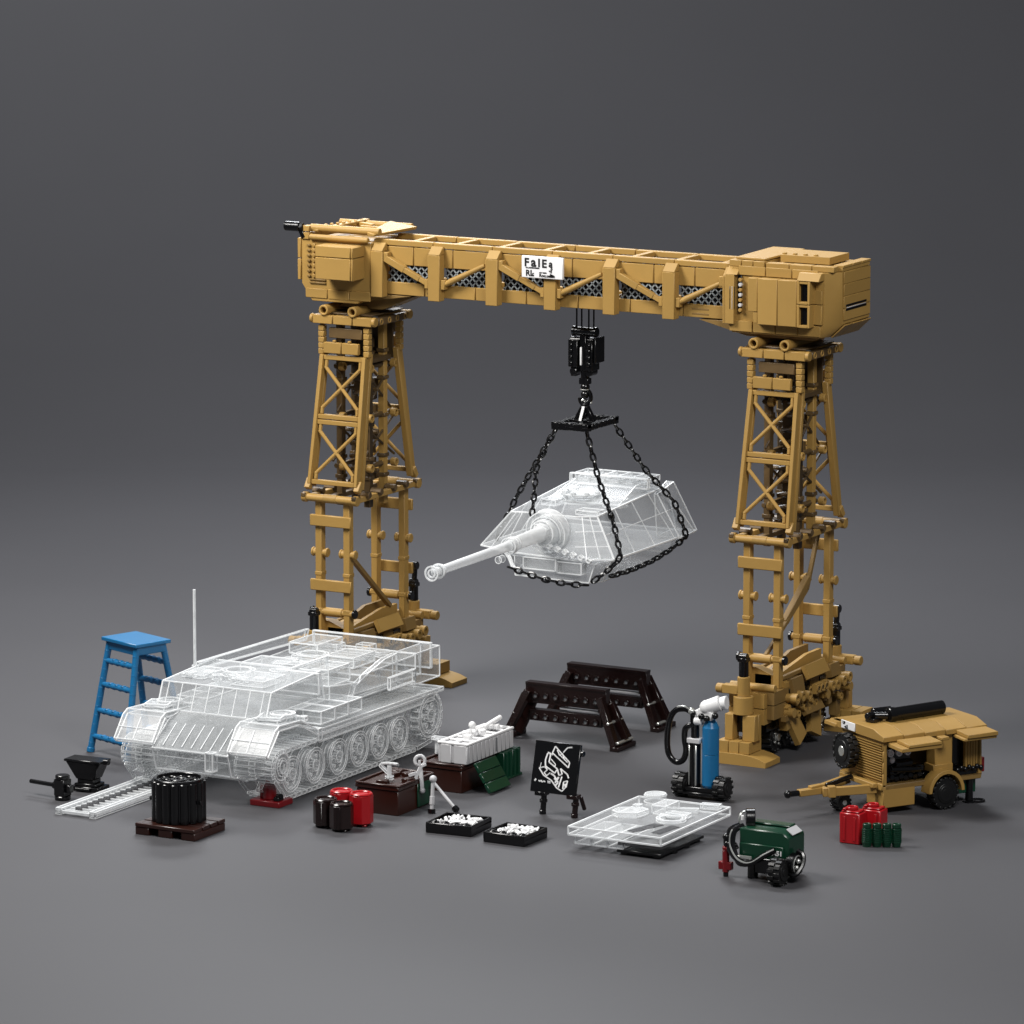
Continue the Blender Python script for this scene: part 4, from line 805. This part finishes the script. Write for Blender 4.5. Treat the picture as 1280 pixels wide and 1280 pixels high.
# ------------------------------------------------------------------ green welder
wd = thing('welding_machine', 'glossy green machine on black wheels with a hose reel and draped cables', 'welding machine', (6.52, -5.85, 0), 0)
p = MB(); p.prism([(-.31, .2), (.3, .2), (.3, .5), (.22, .56), (-.31, .56)], -.2, .2, 'y'); p.box(-.29, .2, .03, .19, .565, .59)
bd = finish('housing', p, GRN, wd, .012); finish('side_panel', MB().box(-.3, .24, -.225, -.203, .22, .4), GRN, wd)
finish('top_label', MB().obox((.27, .0, .555), (.1, .24, .012), ry=37), LGR, wd, .002)
tx = MB(); text(tx, 'A51', .075, M.Translation((.11, -.228, .30)) @ M.Rotation(R(90), 4, 'X')); finish('lettering', tx, CHK, wd, 0)
p = MB(); p.box(-.25, .28, -.16, .16, .12, .198); p.cyl((-.16, -.16, .0), (-.16, -.16, .2), .06); p.box(-.1, .3, -.24, -.16, .08, .25); finish('chassis', p, BLK, wd)
for c_, r_, wd_ in (((.17, -.34, .15), .155, .15), ((.12, .17, .15), .15, .13)):
    p = MB(); tyre(p, c_, (1, .0, 0), r_, wd_, 12, 0, 0); finish('wheel', p, RUB, wd, .004)
p = MB(); p.pipe((-.33, .0, .62), (-.24, .05, .62), .115, .07, 20); p.cyl((-.31, .01, .62), (-.27, .03, .62), .075); p.bar((-.28, 0, .4), (-.28, 0, .6), .04, .04); finish('hose_reel', p, BLK, wd)
finish('reel_rim', MB().ring((-.335, -.01, .62), (.9, -.45, 0), .085, .012, 20), SIL, wd); finish('reel_knob', MB().cyl((-.36, -.02, .6), (-.36, -.02, .66), .018), WHT, wd)
p = MB(); p.pipe((.28, -.12, .2), (.36, -.12, .2), .13, .08, 20); p.tube([(.3, -.2, .12), (.38, -.2, .1), (.42, -.1, .2), (.4, -.05, .3), (.33, -.05, .34)], .03); finish('rear_reel', p, BLK, wd); finish('rear_rim', MB().ring((.37, -.12, .2), (1, 0, 0), .1, .01, 20).sph((.38, -.12, .24), .03).sph((.375, -.15, .17), .03), SIL, wd)
p = MB()
for o_ in (0, .05): p.tube([(-.36+o_, -.1, .56), (-.42+o_, -.2, .52), (-.42+o_, -.25, .38), (-.33+o_, -.3, .26-o_), (-.2, -.32, .2-o_*.3), (-.08, -.33, .22), (.04, -.3, .3), (.16, -.26, .37)], .034)
finish('cable', p, BLK, wd, 0); p = MB(); p.tube([(-.33, -.13, .555), (-.39, -.225, .52), (-.39, -.275, .38), (-.30, -.325, .26), (-.19, -.345, .21), (-.08, -.352, .225), (.04, -.322, .31), (.16, -.28, .38)], .012); p.box(-.3, -.12, -.3, -.27, .24, .27); finish('cable_sheath', p, SIL, wd, 0)
gg = thing('grease_gun', 'small dark red tool with a black tip standing left of the green machine', 'tool', (6.07, -6.1, 0)); finish('tool_body', MB().cyl((0, 0, .05), (0, 0, .3), .04).box(-.08, .08, -.035, .035, .08, .17).cyl((0, 0, .3), (.01, 0, .34), .045), DRD, gg); finish('tool_tip', MB().cyl((0, 0, 0), (0, 0, .05), .03), BLK, gg); finish('tool_head', MB().sph((.02, 0, .37), .045).cyl((.02, 0, .3), (.12, .05, .36), .04).sph((0, 0, .45), .04).cyl((0, 0, .36), (0, 0, .44), .03), BLK, gg)
# ------------------------------------------------------------------ red cans and green flasks
for i, (x, y, lab) in enumerate(((6.6, -3.95, 'bright red fuel can before the trailer, the left one with its full front showing'), (6.74, -3.84, 'bright red fuel can in front of the trailer, the right one behind the green flasks'))):
    t = thing('fuel_can', lab, 'fuel can', (x+.02, y+.15*i, 0), 0, 'red fuel cans beside the trailer'); finish('can_body', MB().box(-.135, .12, -.1, .1, .0, .36).box(-.12, .1, -.085, .085, .36, .385), RED, t, .012); finish('can_cap', MB().pipe((-.02, 0, .385), (-.02, 0, .42), .07, .045).box(-.1, -.06, -.09, .09, .385, .41), RED, t); finish('can_ridge', MB().box(-.09, -.06, -.108, -.101, .04, .32).box(.04, .07, -.108, -.101, .04, .32), RED, t, .002)
for i, lab in enumerate(('dark green ribbed flask at the left end of the row of four', 'dark green ribbed flask, second from the left in the row', 'dark green ribbed flask, third from the left in the row', 'dark green ribbed flask at the right end of the row of four')):
    t = thing('flask', lab, 'flask', (6.84+.10*i, -4.06+.05*i, 0), 0, 'green flasks in front of the red fuel cans'); p = MB().cyl((0, 0, 0), (0, 0, .05), .048, .058, n=8)
    for k in range(7): p.cyl((0, 0, .05+.024*k), (0, 0, .068+.024*k), .062, n=8); p.cyl((0, 0, .068+.024*k), (0, 0, .074+.024*k), .055, n=8)
    finish('flask_body', p, GRN, t, .002); finish('flask_neck', MB().pipe((0, 0, .22), (0, 0, .27), .052, .03), GRN, t)
# ------------------------------------------------------------------ trailer
tr = thing('generator_trailer', 'tan box trailer with open side flaps, louvred front and a spare wheel', 'trailer', (6.31, -1.72, 0), 58); tr.scale = (.91, .91, .96)
# local x runs back from the drawbar, local y = toward the far side; near side is -y
p = MB()
p.box(-.72, .75, -.5, .5, .30, .36, 1); p.box(-.75, -.70, -.5, .5, .36, .92); p.box(.7, .75, -.5, .5, .36, .9); p.box(-.7, .7, .46, .5, .36, .9); p.box(-.70, .7, -.02, .0, .36, .9, 1)
for k in range(15): p.obox((-.762, -.17, .42+.031*k), (.03, .6, .016), ry=30)
p.bricks(-.76, -.735, -.5, -.47, .36, .92, 1, 1, 4); p.box(-.78, -.752, -.5, .5, .3, .38)
p.bricks(.03, .30, -.5, -.3, .52, .9, 1, 1, 1); p.box(.0, .3, -.515, -.3, .44, .54, 0)
for k in range(6): p.box(.5+.04*k, .535+.04*k, -.5, -.44, .42, .88)
p.box(-.75, -.27, -.5, -.1, .08, .34); p.box(.36, .72, -.42, .3, .12, .34, 2)
bdy = finish('trailer_body', p, [TAN, DTAN, GRN], tr)
p = MB(); e = .8
for k in range(5):
    x0, x1 = -.8+.32*k, -.8+.32*(k+1)-.008; w0 = .56
    p.prism([(-w0, .91), (w0, .91), (w0, .975), (.32, 1.04), (-.32, 1.04), (-w0, .975)], x0, x1, 'x')
finish('roof', p, TAN, tr)
p = MB(); p.obox((-.42, -.72, .87), (.62, .34, .05), rx=3); p.obox((-.38, -.76, .915), (.5, .3, .04), rx=3); p.box(.0, .12, -.7, -.5, .88, .92); finish('side_flap', p, TAN, tr)
p = MB(); p.obox((.54, -.70, .93), (.46, .3, .05), rx=3); p.obox((.52, -.69, .885), (.5, .26, .035), rx=3); p.obox((.74, -.4, .93), (.08, .3, .05)); finish('side_flap', p, TAN, tr)
finish('side_flap', MB().obox((-.3, .72, .93), (.8, .3, .05)).obox((-.72, .68, .93), (.2, .28, .05)), TAN, tr)
p = MB(); tyre(p, (-.93, .23, .68), (1, 0, 0), .22, .14, 16, 0, 1); finish('spare_wheel', p, [RUB, SIL], tr, .004)
pn = MB().box(-.815, -.80, .1, .42, .93, 1.03); pt = finish('number_plate', pn, WHT, tr, .004); tx = MB(); T_ = M.Translation((-.818, .38, .985)) @ M.Rotation(R(-90), 4, 'Z') @ M.Rotation(R(90), 4, 'X'); text(tx, 'UP', .05, T_); text(tx, '-n2', .065, T_ @ M.Translation((.04, -.045, 0))); finish('lettering', tx, INK, pt, 0)
p = MB()   # engine
p.box(-.68, -.1, -.36, -.03, .36, .5); p.box(-.66, -.3, -.43, -.03, .5, .79)
for k in range(9): p.cyl((-.62+.07*k, -.4, .40+.03*(k % 2)), (-.62+.07*k, -.3, .4), .04, n=8)
for k in range(6): p.obox((-.6+.09*k, -.42, .52), (.06, .1, .08), rz=13*k)
p.cyl((-.55, -.45, .6), (-.3, -.45, .6), .05); p.cyl((-.62, -.46, .55), (-.15, -.44, .5), .04); p.box(.33, .7, -.48, -.2, .36, .42); p.box(.34, .48, -.4, -.1, .42, .86)
for k in range(7): p.sph((.38+.06*k, -.5, .44+.02*(k % 2)), .035)
finish('engine', p, BLK, tr)
p = MB()
for k in range(3): p.pipe((-.62+.13*k, -.47, .74), (-.62+.13*k, -.43, .74), .045, .026, 14); p.cyl((-.62+.13*k, -.465, .74), (-.62+.13*k, -.44, .74), .02, n=8)
p.sph((-.58, -.43, .65), .04); finish('gauge', p, WHT, tr, .002)
for s_ in (-1, 1):
    p = MB(); tyre(p, (.12, s_*.56-.08, .2), (0, 1, 0), .2, .16, 16, 0, 0); p.cyl((.12, s_*.56-.085, .2), (.12, s_*.56+.085, .2), .1, n=14); finish('wheel', p, RUB, tr, .004)
    p = MB(); n = 12
    vs = [(.12+r_*math.cos(math.pi*i/n), y_, .22+r_*math.sin(math.pi*i/n)) for i in range(n+1) for r_ in (.225, .275) for y_ in (s_*.56-.1, s_*.56+.1)]
    fs = []
    for i in range(n): a_ = 4*i; fs += [(a_, a_+1, a_+5, a_+4), (a_+2, a_+6, a_+7, a_+3), (a_, a_+4, a_+6, a_+2), (a_+1, a_+3, a_+7, a_+5)]
    fs += [(0, 2, 3, 1), (4*n, 4*n+1, 4*n+3, 4*n+2)]; p.add(vs, fs, 0); finish('mudguard', p, TAN, tr, .005)
p = MB(); p.bar((-.74, -.34, .30), (-1.4, -.07, .27), .07, .11); p.bar((-.74, .34, .30), (-1.4, .07, .27), .07, .11); p.cyl((-1.35, -.1, .28), (-1.35, .1, .28), .05); p.box(-1.72, -1.35, -.05, .05, .24, .32); p.box(-.85, -.74, -.4, .4, .32, .38)
p.obox((-1.3, -.13, .28), (.1, .1, .14), rz=-20); p.obox((-1.45, .02, .33), (.2, .08, .04), rz=10)
db = finish('drawbar', p, TAN, tr); finish('coupling', MB().sph((-1.88, 0, .28), .05).cyl((-1.86, 0, .28), (-1.7, 0, .28), .036), BLK, db)
finish('strut', MB().cyl((-1.3, 0, .33), (-.85, .1, .38), .032), BLK, db)
p = MB(); tyre(p, (-1.08, -.1, .11), (0, 1, 0), .11, .2, 12, 0, 1); finish('jockey_wheel', p, [RUB, SIL], tr, .003)
finish('exhaust_pack', MB().cyl((-.38, -.04, 1.12), (.5, .05, 1.12), .085, n=16).cyl((-.4, -.045, 1.12), (-.3, -.04, 1.12), .095).cyl((-.6, .1, 1.11), (-.38, -.02, 1.11), .05).cyl((-.48, .2, 1.12), (-.2, .2, 1.12), .055).obox((-.55, .05, 1.07), (.2, .14, .05), rz=20).box(-.15, .45, .1, .18, 1.045, 1.15).cyl((-.68, .02, 1.12), (-.56, .06, 1.12), .045), BLK, tr)
finish('tail_light', MB().box(.752, .80, -.5, -.42, .38, .56), DRD, tr); finish('rear_leg', MB().cyl((.62, -.42, .02), (.62, -.42, .32), .05).cyl((.62, -.42, 0), (.62, -.42, .02), .09).pipe((.74, -.44, 0), (.74, -.44, .025), .1, .07), BLK, tr)
